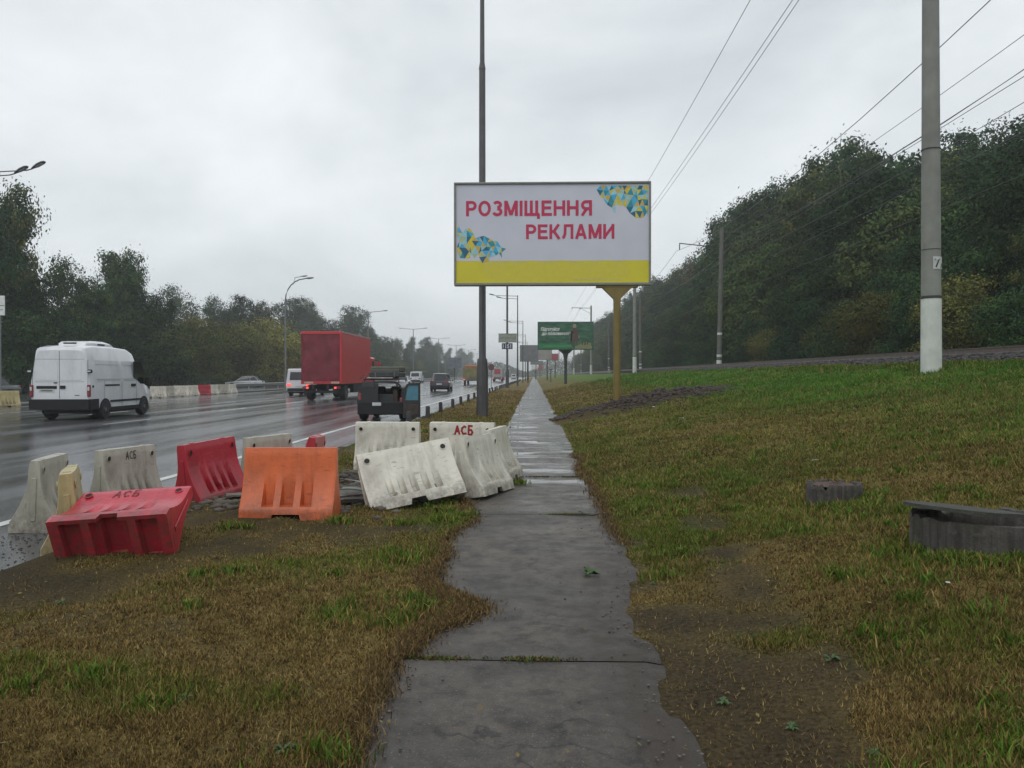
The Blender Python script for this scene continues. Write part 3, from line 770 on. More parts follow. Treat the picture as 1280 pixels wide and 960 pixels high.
def street_lamp(label, x, y, H, kind, group=None, big=False, base=None):
    t = thing('street_lamp', label, 'street lamp', (x, y, base if base is not None else gz(x, y)), 0, group)
    if kind == 'mast':      # thick tapered mast with a sleeve at the base
        b = MB(); b.tube([(0, 0, 0), (0, 0, 1.55), (0, 0, 2.0)], [.215, .205, .175], 10); b.build('base_sleeve', M_steel, t, smooth=True)
        b = MB(); b.tube([(0, 0, 1.9), (0, 0, 2.06), (0, 0, H * .74)], [.19, .125, .11], 12); b.build('lower_mast', M_steel, t, smooth=True)
        b = MB(); b.tube([(0, 0, H * .735), (0, 0, H * .75), (0, 0, H)], [.125, .085, .07], 10); b.build('upper_mast', M_steel, t, smooth=True)
        b = MB(); b.box((.0, -.195, .9), (.14, .03, .35), bev=.008); b.build('hatch', M_steel, t)
        b = MB(); b.tube([(-.05, 0, H - .1), (-1.2, 0, H + .35), (-2.4, 0, H + .45)], .035, 6); b.build('arm', M_steel, t, smooth=True)
        lamp_head(t, (-2.35, 0, H + .45), R(180), R(-4))
    elif kind == 'double':   # two lamps on staggered arms reaching over the carriageway
        b = MB(); b.tube([(0, 0, 0), (0, 0, 1.6), (0, 0, H)], [.13, .11, .06], 10); b.build('mast', M_steel, t, smooth=True)
        for k, (L1, dz, dy) in enumerate(((2.9, .35, 0), (2.0, 0, .0))):
            b = MB(); b.tube([(0, 0, H - .45 + dz), (-L1, dy, H - .35 + dz)], .035, 6); b.build('arm', M_steel, t, smooth=True)
            lamp_head(t, (-L1, dy, H - .35 + dz), R(180), R(-14), 1.15)
    elif kind == 'curved':
        m = M_galv
        b = MB(); b.tube([(0, 0, 0), (0, 0, 1.4)], [.14, .13], 10); b.build('base_sleeve', m, t, smooth=True)
        pts = [(0, 0, 1.3), (0, 0, H - 2.2)]
        for k in range(1, 7):
            a = R(90 * k / 6); pts.append((1.9 * (1 - math.cos(a)), 0, H - 2.2 + 2.1 * math.sin(a)))
        b = MB(); b.tube(pts, [.10, .075] + [.06] * 6, 8); b.build('mast', m, t, smooth=True)
        lamp_head(t, (1.85, 0, H - .1), 0, R(-6), 1.3, m); 
        b = MB(); b.tube([(.8, 0, H - .65), (.95, 0, H + .02), (1.5, 0, H + .1)], .035, 6); b.build('arm', m, t); lamp_head(t, (1.45, 0, H + .1), R(8), R(-8), 1.0, m)
    elif kind == 'tee':
        m = M_galv
        b = MB(); b.tube([(0, 0, 0), (0, 0, H)], [.13, .07], 8); b.build('mast', m, t, smooth=True)
        b = MB(); b.tube([(-2.2, 0, H + .2), (0, 0, H), (2.2, 0, H + .2)], .05, 6); b.build('arm', m, t)
        lamp_head(t, (-2.1, 0, H + .2), R(180), R(-4), 1.2, m); lamp_head(t, (2.1, 0, H + .2), 0, R(-4), 1.2, m)
    return t
p = T(603, 520)
street_lamp('tall dark steel mast rising behind the big billboard', p.x, p.y, 16.5, 'mast')
mast2 = street_lamp('tall dark mast carrying the pale board and the blue number plate', -3.15, 89, 16.5, 'mast')
for i, (px, yy, lab) in enumerate([(647, 99, 'double-armed lamp just past the mast with the blue plate'), (653.6, 145, 'slender double-armed lamp, second past the blue plate mast'), (656.8, 194, 'far double-armed lamp, third past the blue plate mast'), (659, 236, 'far double-armed lamp, fourth past the blue plate mast'), (660.5, 285, 'faint double-armed lamp at the end of the row past the blue plate mast')]):
    q = P(px, 469, yy); street_lamp(lab, q.x, yy, 11.7, 'double')
# lamps of the median
q = P(372, 469, 76); 
tq = street_lamp('curved galvanised lamp on the median before the red lorry', P(357, 469, 74).x, 74, 10.9, 'curved', base=0)
t0 = thing('street_lamp', 'twin lamp arms reaching in over the road at the frame edge', 'street lamp', (-27.4, 36.5, 0), 0)
b = MB(); b.tube([(0, 0, 0), (0, 0, 1.6), (0, 0, 11.7)], [.14, .12, .07], 10); b.build('mast', M_galv, t0, smooth=True)
for (L1, dz) in ((3.2, .22), (2.35, 0)):
    b = MB(); b.tube([(0, 0, 11.0 + dz), (L1 - .3, 0, 11.12 + dz), (L1, 0, 11.2 + dz)], .03, 6); b.build('arm', M_galv, t0); lamp_head(t0, (L1 - .05, 0, 11.2 + dz), R(-6), R(-24), 1.05, M_steel)
b = MB(); b.tube([(1.55, 0, 11.05), (1.55, 0, 11.32)], .025, 6); b.build('brace', M_galv, t0)
for i, yy in enumerate((115, 158, 200, 245, 290, 335)):
    labs = ['double-headed lamp on the median beyond the red lorry', 'double-headed lamp on the median over the dark off-roader', 'double-headed median lamp before the distant grey hoarding'] 
    street_lamp(labs[i] if i < 3 else 'faint double-headed lamp far along the median', -25.0, yy, 10.9, 'tee', None if i < 3 else 'faint lamps far along the median', base=0)
q = P(557, 469, 190); street_lamp('thin pale lamp beside the distant grey hoarding', q.x, 190, 5.2, 'tee', base=0)

# signs on the second mast
M_signface = mat('pale_sign_face', (.30, .33, .27), .4, noise=.15, dirt=.3)
M_blue = mat('blue_plate', (.015, .02, .085), .35)
M_pwhite = mat('white_print', (.72, .73, .72), .4)
M_pgrey = mat('grey_print', (.13, .15, .11), .4)
s1 = thing('sign_board', 'pale oblong board high on the mast above the blue plate', 'sign', (-3.22, 88.75, 0), 0)
c = P(634.5, 422.5, 88.75)
b = MB(); b.box((c.x + 3.22, 0, c.z), (2.1, .05, 1.0), bev=.01); b.build('panel', M_signface, s1)
b = MB(); b.box((c.x + 3.22, -.03, c.z), (2.12, .02, .05)); b.box((c.x + 3.22, -.03, c.z + .49), (2.14, .03, .05)); b.box((c.x + 3.22, -.03, c.z - .49), (2.14, .03, .05)); b.build('trim', M_pgrey, s1)
s2 = thing('number_plate', 'dark blue plate with white numerals under the pale board', 'sign', (-3.22, 88.75, 0), 0)
c = P(634, 432.7, 88.75)
b = MB(); b.box((c.x + 3.22, 0, c.z), (1.25, .04, .68), bev=.01); b.build('panel', M_blue, s2)
me = text_mesh('numerals', '1151', .62, .012, width=.95, mats=M_pwhite); link('numerals', me, s2, (c.x + 3.22 - .5, -.025, c.z - .22))
# round sign by the kerb
q = G(612, 487, 0); rs = thing('round_sign', 'round no-stopping sign on a thin pale post at the kerb', 'road sign', (q.x, 80, 0), 0)
c = P(612, 459, 80)
b = MB(); b.tube([(0, 0, 0), (0, 0, c.z + .2)], .04, 8); b.build('post', M_galv, rs)
b = MB(); b.lathe([(0, -.05), (.33, -.05), (.33, -.03), (0, -.03)], 20, (0, 0, c.z), axis='y'); b.build('disc', mat('sign_blue_worn', (.10, .11, .16), .4), rs)
b = MB(); b.lathe([(.27, -.055), (.34, -.055), (.34, -.04)], 20, (0, 0, c.z), axis='y'); 
for a in (45, -45): b.box((0, -.055, c.z), (.56, .01, .07), rot=(0, R(a), 0))
b.build('ring', mat('sign_red_worn', (.12, .055, .06), .4), rs)

# ------------------------------------------------------------------ billboards
M_frame = mat('billboard_frame', (.22, .225, .19), .5, noise=.12)
M_lilac = mat('pale_lilac_poster', (.60, .61, .70), .5, noise=.04, nscale=1.5)
M_yel = mat('yellow_poster', (.66, .58, .03), .5, noise=.05, nscale=1.5)
M_yel2 = mat('yellow_poster_patch', (.64, .56, .05), .5, noise=.04)
M_prred = mat('crimson_print', (.52, .02, .085), .5, noise=.1)
M_olive = mat('olive_post_paint', (.20, .145, .035), .45, noise=.15, nscale=3, dirt=.35, dirtcol=(.10, .075, .03))
Yb = 24.0
TLc, BRc = P(567.5, 228.5, Yb), P(813.5, 356, Yb)
zb, zt = BRc.z, TLc.z; xa, xb = TLc.x, BRc.x; W = xb - xa; Hh = zt - zb
pb_ = P(771.5, 517, Yb)
bbx = pb_.x
bz = tz(bbx, Yb + .3)
bill = thing('billboard', 'large lilac and yellow billboard with crimson lettering on an olive post', 'billboard', (bbx, Yb, bz), 0)
def loc_(x, z): return x - bbx, z - bz
X0, Z0 = loc_(xa, zb); X1, Z1 = loc_(xb, zt)
fw = .062
b = MB()
b.box(((X0 + X1) / 2, .11, (Z0 + Z1) / 2), (W - 2 * fw, .2, Hh - 2 * fw)); b.build('panel_box', M_frame, bill)
for (cx, cz, dx, dz) in (((X0 + X1) / 2, Z1 - fw / 2, W, fw), ((X0 + X1) / 2, Z0 + fw / 2, W, fw * 1.3), (X0 + fw / 2, (Z0 + Z1) / 2, fw, Hh - 2 * fw - .01), (X1 - fw / 2, (Z0 + Z1) / 2, fw, Hh - 2 * fw - .01)):
    b = MB(); b.box((cx, .09, cz), (dx, .3, dz), bev=.012); b.build('frame_bar', M_frame, bill)
py0, py1, px0, px1 = Z0 + fw * 1.15, Z1 - fw, X0 + fw, X1 - fw
Wp = px1 - px0; Hp = py1 - py0
ys_ = py0 + Hp * .225
b = MB(); b.box(((px0 + px1) / 2, .003, (ys_ + py1) / 2), (Wp, .012, py1 - ys_)); b.build('poster', M_lilac, bill)
b = MB(); b.box(((px0 + px1) / 2, .003, (ys_ + py0) / 2), (Wp, .012, ys_ - py0 - .004)); b.build('yellow_band', M_yel, bill)
# repainted patch of the band
b = MB(); pts = [(px0 + Wp * u, -.005, py0 + Hp * v) for u, v in ((.13, .205), (.3, .197), (.6, .195), (.88, .2), (.90, .12), (.89, .06), (.62, .03), (.5, .012), (.3, .012), (.2, .02), (.14, .08))]
b.poly(pts, (0, .001, 0)); b.build('repainted_patch', M_yel2, bill)
b = MB(); rr = random.Random(4)
for (u0, u1, v) in ((.15, .27, .208), (.29, .37, .21), (.43, .53, .209), (.58, .66, .209), (.70, .76, .21), (.82, .86, .21), (.62, .70, .03), (.71, .86, .032)):
    u = u0
    while u < u1:
        w_ = rr.uniform(.004, .014); b.box((px0 + Wp * u, -.007, py0 + Hp * v + rr.uniform(-.008, .008)), (Wp * w_, .002, .022)); u += w_ + .004
b.build('worn_small_print', mat('faded_white_print', (.55, .55, .42), .5), bill)
# lettering: sizes from the photograph
def at_px(px, py): q = P(px, py, Yb); return loc_(q.x, q.z)
def arc(cx, cy, rx, ry, a0, a1, n=12): return [(cx + rx * math.cos(R(a0 + (a1 - a0) * k / n)), cy + ry * math.sin(R(a0 + (a1 - a0) * k / n))) for k in range(n + 1)]
T_ = .19; A_ = T_ / 2
GL = {'Р': (.68, [[(A_, 0), (A_, 1)], [(A_, 1 - A_), (.36, 1 - A_)] + arc(.36, .68, .225, .225, 90, -90)[1:] + [(A_, .455)]]),
      'О': (.80, [arc(.40, .5, .305, .41, 0, 360, 28)]), 'З': (.64, [arc(.30, .735, .21, .17, 155, -90), arc(.30, .285, .24, .195, 90, -165)]),
      'М': (.86, [[(A_, 0), (A_, 1)], [(.86 - A_, 0), (.86 - A_, 1)], [(A_ + .02, .98), (.43, .06)], [(.84 - A_, .98), (.43, .06)]]), 'І': (T_ + .02, [[(A_ + .01, 0), (A_ + .01, 1)]]),
      'Щ': (.98, [[(A_, 0), (A_, 1)], [(.44, 0), (.44, 1)], [(.78, 0), (.78, 1)], [(0, A_), (.96, A_)], [(.89, A_), (.89, -.19)]]),
      'Е': (.66, [[(A_, 0), (A_, 1)], [(A_, 1 - A_), (.64, 1 - A_)], [(A_, .52), (.60, .52)], [(A_, A_), (.66, A_)]]), 'Н': (.74, [[(A_, 0), (A_, 1)], [(.74 - A_, 0), (.74 - A_, 1)], [(A_, .52), (.65, .52)]]),
      'Я': (.74, [[(.74 - A_, 0), (.74 - A_, 1)], [(.65, 1 - A_), (.36, 1 - A_)] + arc(.36, .68, .22, .225, 90, 270)[1:] + [(.65, .455)], [(.40, .44), (.11, 0)]]),
      'К': (.74, [[(A_, 0), (A_, 1)], [(A_, .50), (.30, .52), (.62, 1)], [(.28, .56), (.66, 0)]]), 'Л': (.74, [[(.02, .08), (.12, .12), (.19, .35), (.21, 1 - A_), (.65, 1 - A_)], [(.65, 0), (.65, 1)]]),
      'А': (.80, [[(.10, 0), (.40, 1)], [(.70, 0), (.40, 1)], [(.20, .30), (.60, .30)]]), 'И': (.74, [[(A_, 0), (A_, 1)], [(.74 - A_, 0), (.74 - A_, 1)], [(A_, .12), (.65, .88)]])}
def word(s, px0_, px1_, pyt, pyb, m, y, bold=0, name='lettering'):
    a = at_px(px0_, pyb); c = at_px(px1_, pyt); H_ = c[1] - a[1]
    tot = sum(GL[ch][0] for ch in s) + .10 * (len(s) - 1); kx = (c[0] - a[0]) / tot
    b = MB(); x0 = 0; layer = 0
    for ch in s:
        wd, strips = GL[ch]
        for line in strips:
            pts = [Vector(((x0 + x) * kx, z * H_)) for x, z in line]; L_ = []; Rr = []; yy = y - .0007 * (layer % 9); layer += 1
            closed = (pts[0] - pts[-1]).length < 1e-4
            for i, p in enumerate(pts):
                d0 = (pts[i] - pts[i - 1]).normalized() if i > 0 else ((pts[0] - pts[-2]).normalized() if closed else (pts[1] - pts[0]).normalized())
                d1 = (pts[i + 1] - pts[i]).normalized() if i < len(pts) - 1 else ((pts[1] - pts[0]).normalized() if closed else d0)
                n_ = Vector((-(d0 + d1).y, (d0 + d1).x)).normalized(); w_ = T_ * H_ / 2 / max(.5, n_.dot(Vector((-d0.y, d0.x))))
                L_.append((a[0] + p.x + n_.x * w_, yy, a[1] + p.y + n_.y * w_)); Rr.append((a[0] + p.x - n_.x * w_, yy, a[1] + p.y - n_.y * w_))
            b.grid([L_, Rr])
        x0 += wd + .10
    return b.build(name, m, bill)
word('РОЗМІЩЕННЯ', 582.5, 740, 250.2, 270.5, M_prred, -.008, .038)
word('РЕКЛАМИ', 657.5, 768, 280, 299, M_prred, -.008, .038)
# emblems of coloured triangles
tri_m = [mat('print_teal', (.02, .27, .33), .5), mat('print_sky', (.06, .42, .70), .5), mat('print_yellow', (.66, .54, .04), .5), mat('print_sage', (.42, .50, .33), .5), mat('print_navy', (.015, .12, .22), .5), mat('print_paleblue', (.30, .60, .72), .5), mat('print_ochre', (.62, .42, .08), .5)]
def inside(x, y, poly):
    c = False; j = len(poly) - 1
    for i in range(len(poly)):
        if (poly[i][1] > y) != (poly[j][1] > y) and x < (poly[j][0] - poly[i][0]) * (y - poly[i][1]) / (poly[j][1] - poly[i][1]) + poly[i][0]: c = not c
        j = i
    return c
def emblem(outline, step, seed):
    r = random.Random(seed); xs = [p[0] for p in outline]; ysx = [p[1] for p in outline]
    nx = int((max(xs) - min(xs)) / step) + 2; ny = int((max(ysx) - min(ysx)) / step) + 2
    pt = {}
    for i in range(nx):
        for j in range(ny):
            px = min(xs) + (i + (.5 if j % 2 else 0) - .3) * step + r.uniform(-.33, .33) * step; py = min(ysx) + (j - .2) * step + r.uniform(-.33, .33) * step
            px = min(max(px, 571.2), 810); py = max(py, 232.0)
            q = at_px(px, py); pt[i, j] = (q[0], -.007, q[1], px, py)
    b = MB(); idx = {k: n for n, k in enumerate(pt)}; vs = [pt[k][:3] for k in pt]; fs = []; ms = []
    for i in range(nx - 1):
        for j in range(ny - 1):
            A, B_, D, E = (i, j), (i + 1, j), (i + 1, j + 1), (i, j + 1)
            for tri in (((A, B_, D), (A, D, E)) if j % 2 else ((A, B_, E), (B_, D, E))):
                cx = sum(pt[k][3] for k in tri) / 3; cy = sum(pt[k][4] for k in tri) / 3
                if inside(cx, cy, outline): fs.append(tuple(idx[k] for k in tri)); ms.append(r.choice([0, 0, 1, 1, 2, 3, 3, 4, 4, 5, 5, 2, 6]))
    b.v = vs; b.f = fs; b.m = ms
    return b.build('printed_emblem', tri_m, bill)
emblem([(745, 237), (752, 231), (811, 231), (811, 268), (800, 271), (788, 267), (784, 260), (774, 258), (765, 262), (757, 256), (752, 249)], 7.0, 3)
emblem([(571, 285), (581, 288), (590, 288), (597, 297), (606, 296), (614, 298), (622, 303), (629, 312), (627, 319), (614, 319), (612, 327), (603, 324), (596, 320), (583, 321), (576, 322), (571, 316)], 6.3, 8)
# post with splayed head
zc = Z0
b = MB(); b.tube([(0, .12, -.3), (0, .12, zc - .55)], .115, 16); b.build('post', M_olive, bill, smooth=True)
b = MB()
for s in (-1, 1):
    b.poly([(s * .07, .0, zc - .75), (s * .115, .0, zc - .42), (s * .46, .0, zc - .08), (s * .46, .0, zc - .003), (0, .0, zc - .003), (0, .0, zc - .75)], (0, .24, 0))
b.build('bracket', M_olive, bill)
b = MB(); b.box((0, .12, zc - .04), (1.3, .26, .07), bev=.01); b.build('cross_beam', M_olive, bill)

# second billboard, green hunting poster
def far_board(name, label, pxl, pyt, pxr, pyb, Y, pxpost, m_face, m_frame, mp_, wpost=.16, funnel=True, thick=.3):
    a = P(pxl, pyb, Y); c = P(pxr, pyt, Y); q = P(pxpost, 469, Y); z0 = tz(q.x, Y)
    t = thing('billboard', label, 'billboard', (q.x, Y, z0), 0)
    w = c.x - a.x; h = c.z - a.z; cx = (a.x + c.x) / 2 - q.x; cz = (a.z + c.z) / 2 - z0
    b = MB(); b.box((cx, thick / 2, cz), (w, thick, h), bev=.02); b.build('panel_box', m_frame, t)
    b = MB(); b.box((cx, -.012, cz), (w - .16, .02, h - .16)); f = b.build('poster', m_face, t)
    b = MB(); zb_ = cz - h / 2
    if funnel:
        b.tube([(0, .15, -.2), (0, .15, zb_ - 1.1), (0, .15, zb_ - .45), (0, .15, zb_ - .12), (0, .15, zb_)], [wpost, wpost, wpost * 1.9, wpost * 4.4, wpost * 5], 12)
    else: b.tube([(0, .15, -.2), (0, .15, zb_)], wpost, 10)
    b.build('post', mp_, t, smooth=True)
    return t, a, c, q, z0, w, h, cx, cz
M_dark = mat('dark_green_post', (.035, .045, .045), .5)
M_gframe = mat('green_frame', (.03, .10, .06), .5)
# the forest print: mottled green
m_, nt_, b_ = new_mat('green_forest_print'); tc_ = N(nt_, 'ShaderNodeTexCoord'); n_ = N(nt_, 'ShaderNodeTexNoise'); n_.inputs['Scale'].default_value = 2.2; n_.inputs['Detail'].default_value = 6
mpp = N(nt_, 'ShaderNodeMapping'); mpp.inputs['Scale'].default_value = (.5, 1, 1.6); nt_.links.new(tc_.outputs['Object'], mpp.inputs[0]); nt_.links.new(mpp.outputs[0], n_.inputs['Vector'])
c_ = N(nt_, 'ShaderNodeValToRGB'); c_.color_ramp.elements[0].position = .35; c_.color_ramp.elements[0].color = (.010, .055, .030, 1); c_.color_ramp.elements[1].position = .65; c_.color_ramp.elements[1].color = (.045, .17, .09, 1)
nt_.links.new(n_.outputs['Fac'], c_.inputs['Fac']); nt_.links.new(c_.outputs[0], b_.inputs['Base Color']); b_.inputs['Roughness'].default_value = .5
M_forestprint = m_
t, a, c, q, z0, w, h, cx, cz = far_board('b', 'green billboard with a hunter and white slogan on a dark post', 672, 402, 742, 437.3, 85, 707, M_forestprint, M_gframe, M_dark)
def on(u, v): return (cx - w / 2 + u * w, -.03, cz - h / 2 + v * h)
link('slogan', text_mesh('slogan', 'Підготуйся', .50, .018, .25, width=w * .34, mats=M_pwhite), t, on(.055, .68))
link('slogan', text_mesh('slogan', 'до полювання!', .46, .018, .25, width=w * .50, mats=M_pwhite), t, on(.07, .53))
b = MB(); b.box(on(.33, .13), (w * .6, .006, h * .16)); b.build('green_band', mat('bright_green_print', (.015, .20, .065), .5), t)
b = MB(); b.box((on(.36, .13)[0], -.036, on(.36, .135)[2]), (w * .5, .004, .05)); b.build('band_line', mat('pale_green_print', (.12, .42, .20), .5), t)
b = MB(); b.box(on(.82, .09), (w * .30, .006, h * .11)); 
b.poly([on(.70, .14), on(.95, .14), on(.95, .24), on(.85, .30), on(.78, .22)], (0, -.004, 0)); b.build('grass_print', mat('dry_grass_print', (.22, .23, .11), .5), t)
def figure(parts, m, nm): 
    b = MB()
    for pl in parts: b.poly([(on(u, v)[0], -.036, on(u, v)[2]) for u, v in pl], (0, -.004, 0))
    b.build(nm, m, t)
figure([[(.58, .38), (.60, .70), (.66, .76), (.72, .70), (.735, .40), (.70, .16), (.67, .38), (.64, .14), (.61, .14)]], mat('hunter_jacket_print', (.085, .055, .045), .5), 'hunter_print')
figure([[(.63, .78), (.63, .90), (.67, .93), (.69, .88), (.69, .78)], [(.55, .62), (.60, .66), (.66, .62), (.60, .58)], [(.735, .55), (.75, .42), (.725, .42)]], mat('skin_print', (.34, .25, .19), .5), 'hunter_skin_print')
figure([[(.585, .30), (.60, .56), (.62, .56), (.61, .30)]], mat('red_detail_print', (.20, .03, .03), .5), 'hunter_trim_print')
figure([[(.79, .17), (.80, .34), (.82, .36), (.81, .18)], [(.835, .16), (.84, .33), (.86, .35), (.86, .18)], [(.88, .18), (.885, .33), (.90, .34), (.90, .18)]], mat('dog_print', (.03, .03, .025), .5), 'dog_print')

M_greyface = mat('grey_hoarding_back', (.17, .18, .19), .6, noise=.2, nscale=1.5)
M_redface = mat('red_white_poster', (.35, .05, .08), .5, noise=.3, nscale=2)
M_pale = mat('pale_poster', (.32, .30, .28), .5, noise=.2, nscale=1)
t, *_r = far_board('b', 'grey hoarding partly hidden behind the green billboard', 649.8, 431.3, 673, 452, 150, 660, M_greyface, M_greyface, M_dark, .14, False)
t, *_r = far_board('b', 'pale pinkish hoarding below the green billboard', 672.5, 434, 690, 450, 165, 684, M_pale, M_greyface, M_dark, .14, False)
t, *_r = far_board('b', 'crimson poster board small beneath the green billboard', 689, 442, 698, 450.5, 190, 694, M_redface, M_greyface, M_dark, .13, False)
t, *_r = far_board('b', 'distant grey board over the vanishing path', 663, 451, 679, 456, 260, 670, M_greyface, M_greyface, M_dark, .14, False)
t, *_r = far_board('b', 'distant white board over the vanishing path', 664.5, 457, 672, 462, 300, 669, M_pwhite, M_greyface, M_dark, .14, False)
t, *_r = far_board('b', 'distant red and white board over the vanishing path', 673, 456, 678, 462.5, 320, 675, M_redface, M_greyface, M_dark, .14, False)
t, *_r = far_board('b', 'dark hoarding standing far across the road before the trees', 560, 447, 577, 459.5, 210, 568, mat('dull_blue_poster', (.10, .12, .16), .6, noise=.5, nscale=1.2), M_greyface, M_dark, .14, False)
# T shaped dark post
q = P(688.5, 469, 120); zq = tz(q.x, 120)
t = thing('signal_post', 'dark T-shaped post in the grass below the green billboard', 'post', (q.x, 120, zq), 0)
b = MB(); b.tube([(0, 0, -.1), (0, 0, 2.0)], .07, 8); b.build('post', M_dark, t); b = MB(); b.box((0, 0, 2.05), (.55, .15, .12), bev=.02); b.build('crosspiece', M_dark, t)
# partial sign at the frame edge
q = P(-16, 382, 44); t = thing('direction_sign', 'pale road sign just entering at the frame edge beside the trees', 'road sign', (q.x, 44, 0), 0)
b = MB(); b.box((0, 0, q.z), (2.1, .06, 1.15), bev=.01); b.build('panel', M_pwhite, t)
b = MB(); b.box((0, -.035, q.z), (2.1, .01, .04)); b.box((0, -.035, q.z - .25), (1.9, .01, .03)); b.build('trim', M_pgrey, t)
for s in (-.7, .7):
    b = MB(); b.tube([(s, .08, 0), (s, .08, q.z + .4)], .05, 8); b.build('post', M_galv, t)
# ------------------------------------------------------------------ vehicles (local: +Y is forward, origin on the road under the rear bumper)
def paint(name, col, **k): return mat(name, col, k.get('rough', .28), metal=k.get('metal', 0), noise=.05, nscale=2, coat=k.get('coat', .6), dirt=k.get('dirt', .35), dirtcol=k.get('dirtcol', (.09, .085, .08)))
M_vwhite = paint('white_vehicle_paint', (.72, .74, .77), dirt=.25)
M_tyre = mat('tyre_rubber', (.018, .018, .019), .7)
M_rim = mat('wheel_rim', (.20, .20, .21), .4, metal=.5)
M_glass = mat('dark_vehicle_glass', (.012, .014, .016), .06, spec=.8)
M_trim = mat('black_trim', (.016, .017, .018), .65, spec=.3)
M_tail = mat('red_tail_lamp', (.22, .02, .028), .15, coat=.8)
M_tailon = mat('lit_tail_lamp', (.5, .03, .02), .2, emit=(1, .10, .07, 1.2))
M_clear = mat('clear_lamp', (.55, .56, .56), .12)
M_plate = mat('number_plate_white', (.55, .56, .56), .4)
M_under = mat('underbody', (.02, .02, .02), .7)
def loft_body(stations, m, name, parent, seg=None, close=True):
    """stations: (y, half width low, mid, top, z bottom, z waist, z top, corner radius)"""
    rows = []
    for (y, wl, wm, wt, zb, zw, zt, r) in stations:
        half = [(0, zb), (wl * .85, zb), (wl, zb + .06), (wm, zb + (zw - zb) * .45), (wm, zw), (wm + (wt - wm) * .5, zw + (zt - r - zw) * .5), (wt, zt - r), (wt - r * .3, zt - r * .35), (wt - r, zt), (wt * .4, zt + .012), (0, zt + .015)]
        ring = [(x, y, z) for x, z in half] + [(-x, y, z) for x, z in half[-2:0:-1]]
        rows.append(ring + [ring[0]])
    b = MB(); b.grid(rows)
    if close:
        for k in (0, -1):
            r = rows[k][:-1]; b.add(r, [tuple(range(len(r)))])
    return b.build(name, m, parent, smooth=True, angle=38)
def wheel(parent, x, y, r, w=.22, m=M_rim, side=1):
    b = MB(); b.lathe([(r * .62, -w / 2), (r * .93, -w / 2), (r, -w * .32), (r, w * .32), (r * .93, w / 2), (r * .62, w / 2)], 20, axis='x'); t = b.build('wheel', M_tyre, parent, smooth=True, loc=(x, y, r))
    b = MB(); b.lathe([(r * .64, side * w * .5), (r * .60, side * w * .36), (r * .30, side * w * .40), (r * .22, side * w * .52), (0, side * w * .53)], 14, axis='x')
    b.build('rim', m, t, smooth=True)
    return t
def panel(b, pts, th, axis=(1, 0, 0)): b.poly(pts, Vector(axis) * th)
def side_panel(name, m, parent, x, pts, th=.012):
    """outline in (y, z) laid on the side x"""
    b = MB(); b.poly([(x, y, z) for y, z in pts], (th if x > 0 else -th, 0, 0)); return b.build(name, m, parent)
def rear_panel(name, m, parent, pts, y=0., th=.012):
    b = MB(); b.poly([(x, y, z) for x, z in pts], (0, -th, 0)); return b.build(name, m, parent)
def rect(x0, x1, z0, z1): return [(x0, z0), (x1, z0), (x1, z1), (x0, z1)]
def arch(parent, x, y, r, side):
    b = MB(); pts = [(x, y + r * math.cos(R(a)), max(.22, r * .78 + r * math.sin(R(a)))) for a in range(-20, 201, 20)]
    b.poly(pts, (side * .012, 0, 0)); b.build('wheel_arch', M_trim, parent)

# the white panel van
pr = G(104, 526, ROAD_Z); pl = G(32, 527, ROAD_Z)
van = thing('panel_van', 'white high-roof panel van with a roof cooling unit driving in the outer lanes', 'van', ((pr.x + pl.x) / 2 + .05, pr.y, ROAD_Z), R(4.0))
V = [(0.0, .96, .98, .80, .42, 1.35, 2.42, .16), (.05, .98, 1.0, .84, .40, 1.35, 2.53, .14), (.5, .98, 1.0, .85, .36, 1.35, 2.60, .12), (2.2, .98, 1.0, .85, .36, 1.35, 2.60, .12), (3.2, .98, 1.0, .84, .36, 1.35, 2.56, .12),
     (3.65, .98, 1.0, .82, .36, 1.35, 2.44, .14), (4.0, .98, 1.0, .78, .36, 1.30, 2.15, .14), (4.35, .97, .99, .76, .36, 1.24, 1.75, .12), (4.62, .94, .96, .80, .38, 1.12, 1.38, .10), (4.95, .90, .92, .78, .40, .95, 1.15, .10), (5.15, .80, .82, .70, .42, .80, .92, .08)]
loft_body(V, M_vwhite, 'body', van)
rear_panel('bumper', M_trim, van, [(-1.0, .38), (1.0, .38), (1.0, .74), (-1.0, .74)], .0, .12)
b = MB(); b.box((1.005, .28, .56), (.03, .62, .36), bev=.01); b.build('bumper_corner', M_trim, van)
for s in (-1, 1):
    rear_panel('door_edge', M_trim, van, rect(s * .93 - .006, s * .93 + .006, .76, 2.1), -.001, .004)
for x, w_ in ((-.03, .012),):
    rear_panel('door_gap', M_trim, van, rect(x - w_ / 2, x + w_ / 2, .76, 2.40), -.001, .005)
for z in (1.34, 2.12):
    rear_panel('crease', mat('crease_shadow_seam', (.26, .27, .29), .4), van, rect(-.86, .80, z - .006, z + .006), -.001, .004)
for (x0, x1) in ((-.78, -.10), (.05, .70)):
    rear_panel('window_blank', M_vwhite, van, rect(x0, x1, 1.40, 2.06), 0., .010)
rear_panel('plate_recess', M_trim, van, rect(-.80, -.12, 1.10, 1.20), 0, .015)
p_ = rear_panel('number_plate', M_plate, van, rect(-.72, -.20, .98, 1.09), 0, .012)
rear_panel('plate_text', M_pgrey, van, rect(-.66, -.26, 1.01, 1.06), -.012, .002)
rear_panel('door_handle', M_trim, van, rect(.0, .17, 1.10, 1.21), 0, .03)
rear_panel('lock', M_trim, van, rect(-.22, -.10, 1.29, 1.32), 0, .02)
rear_panel('badge', M_pgrey, van, rect(.48, .64, .86, .89), 0, .006)
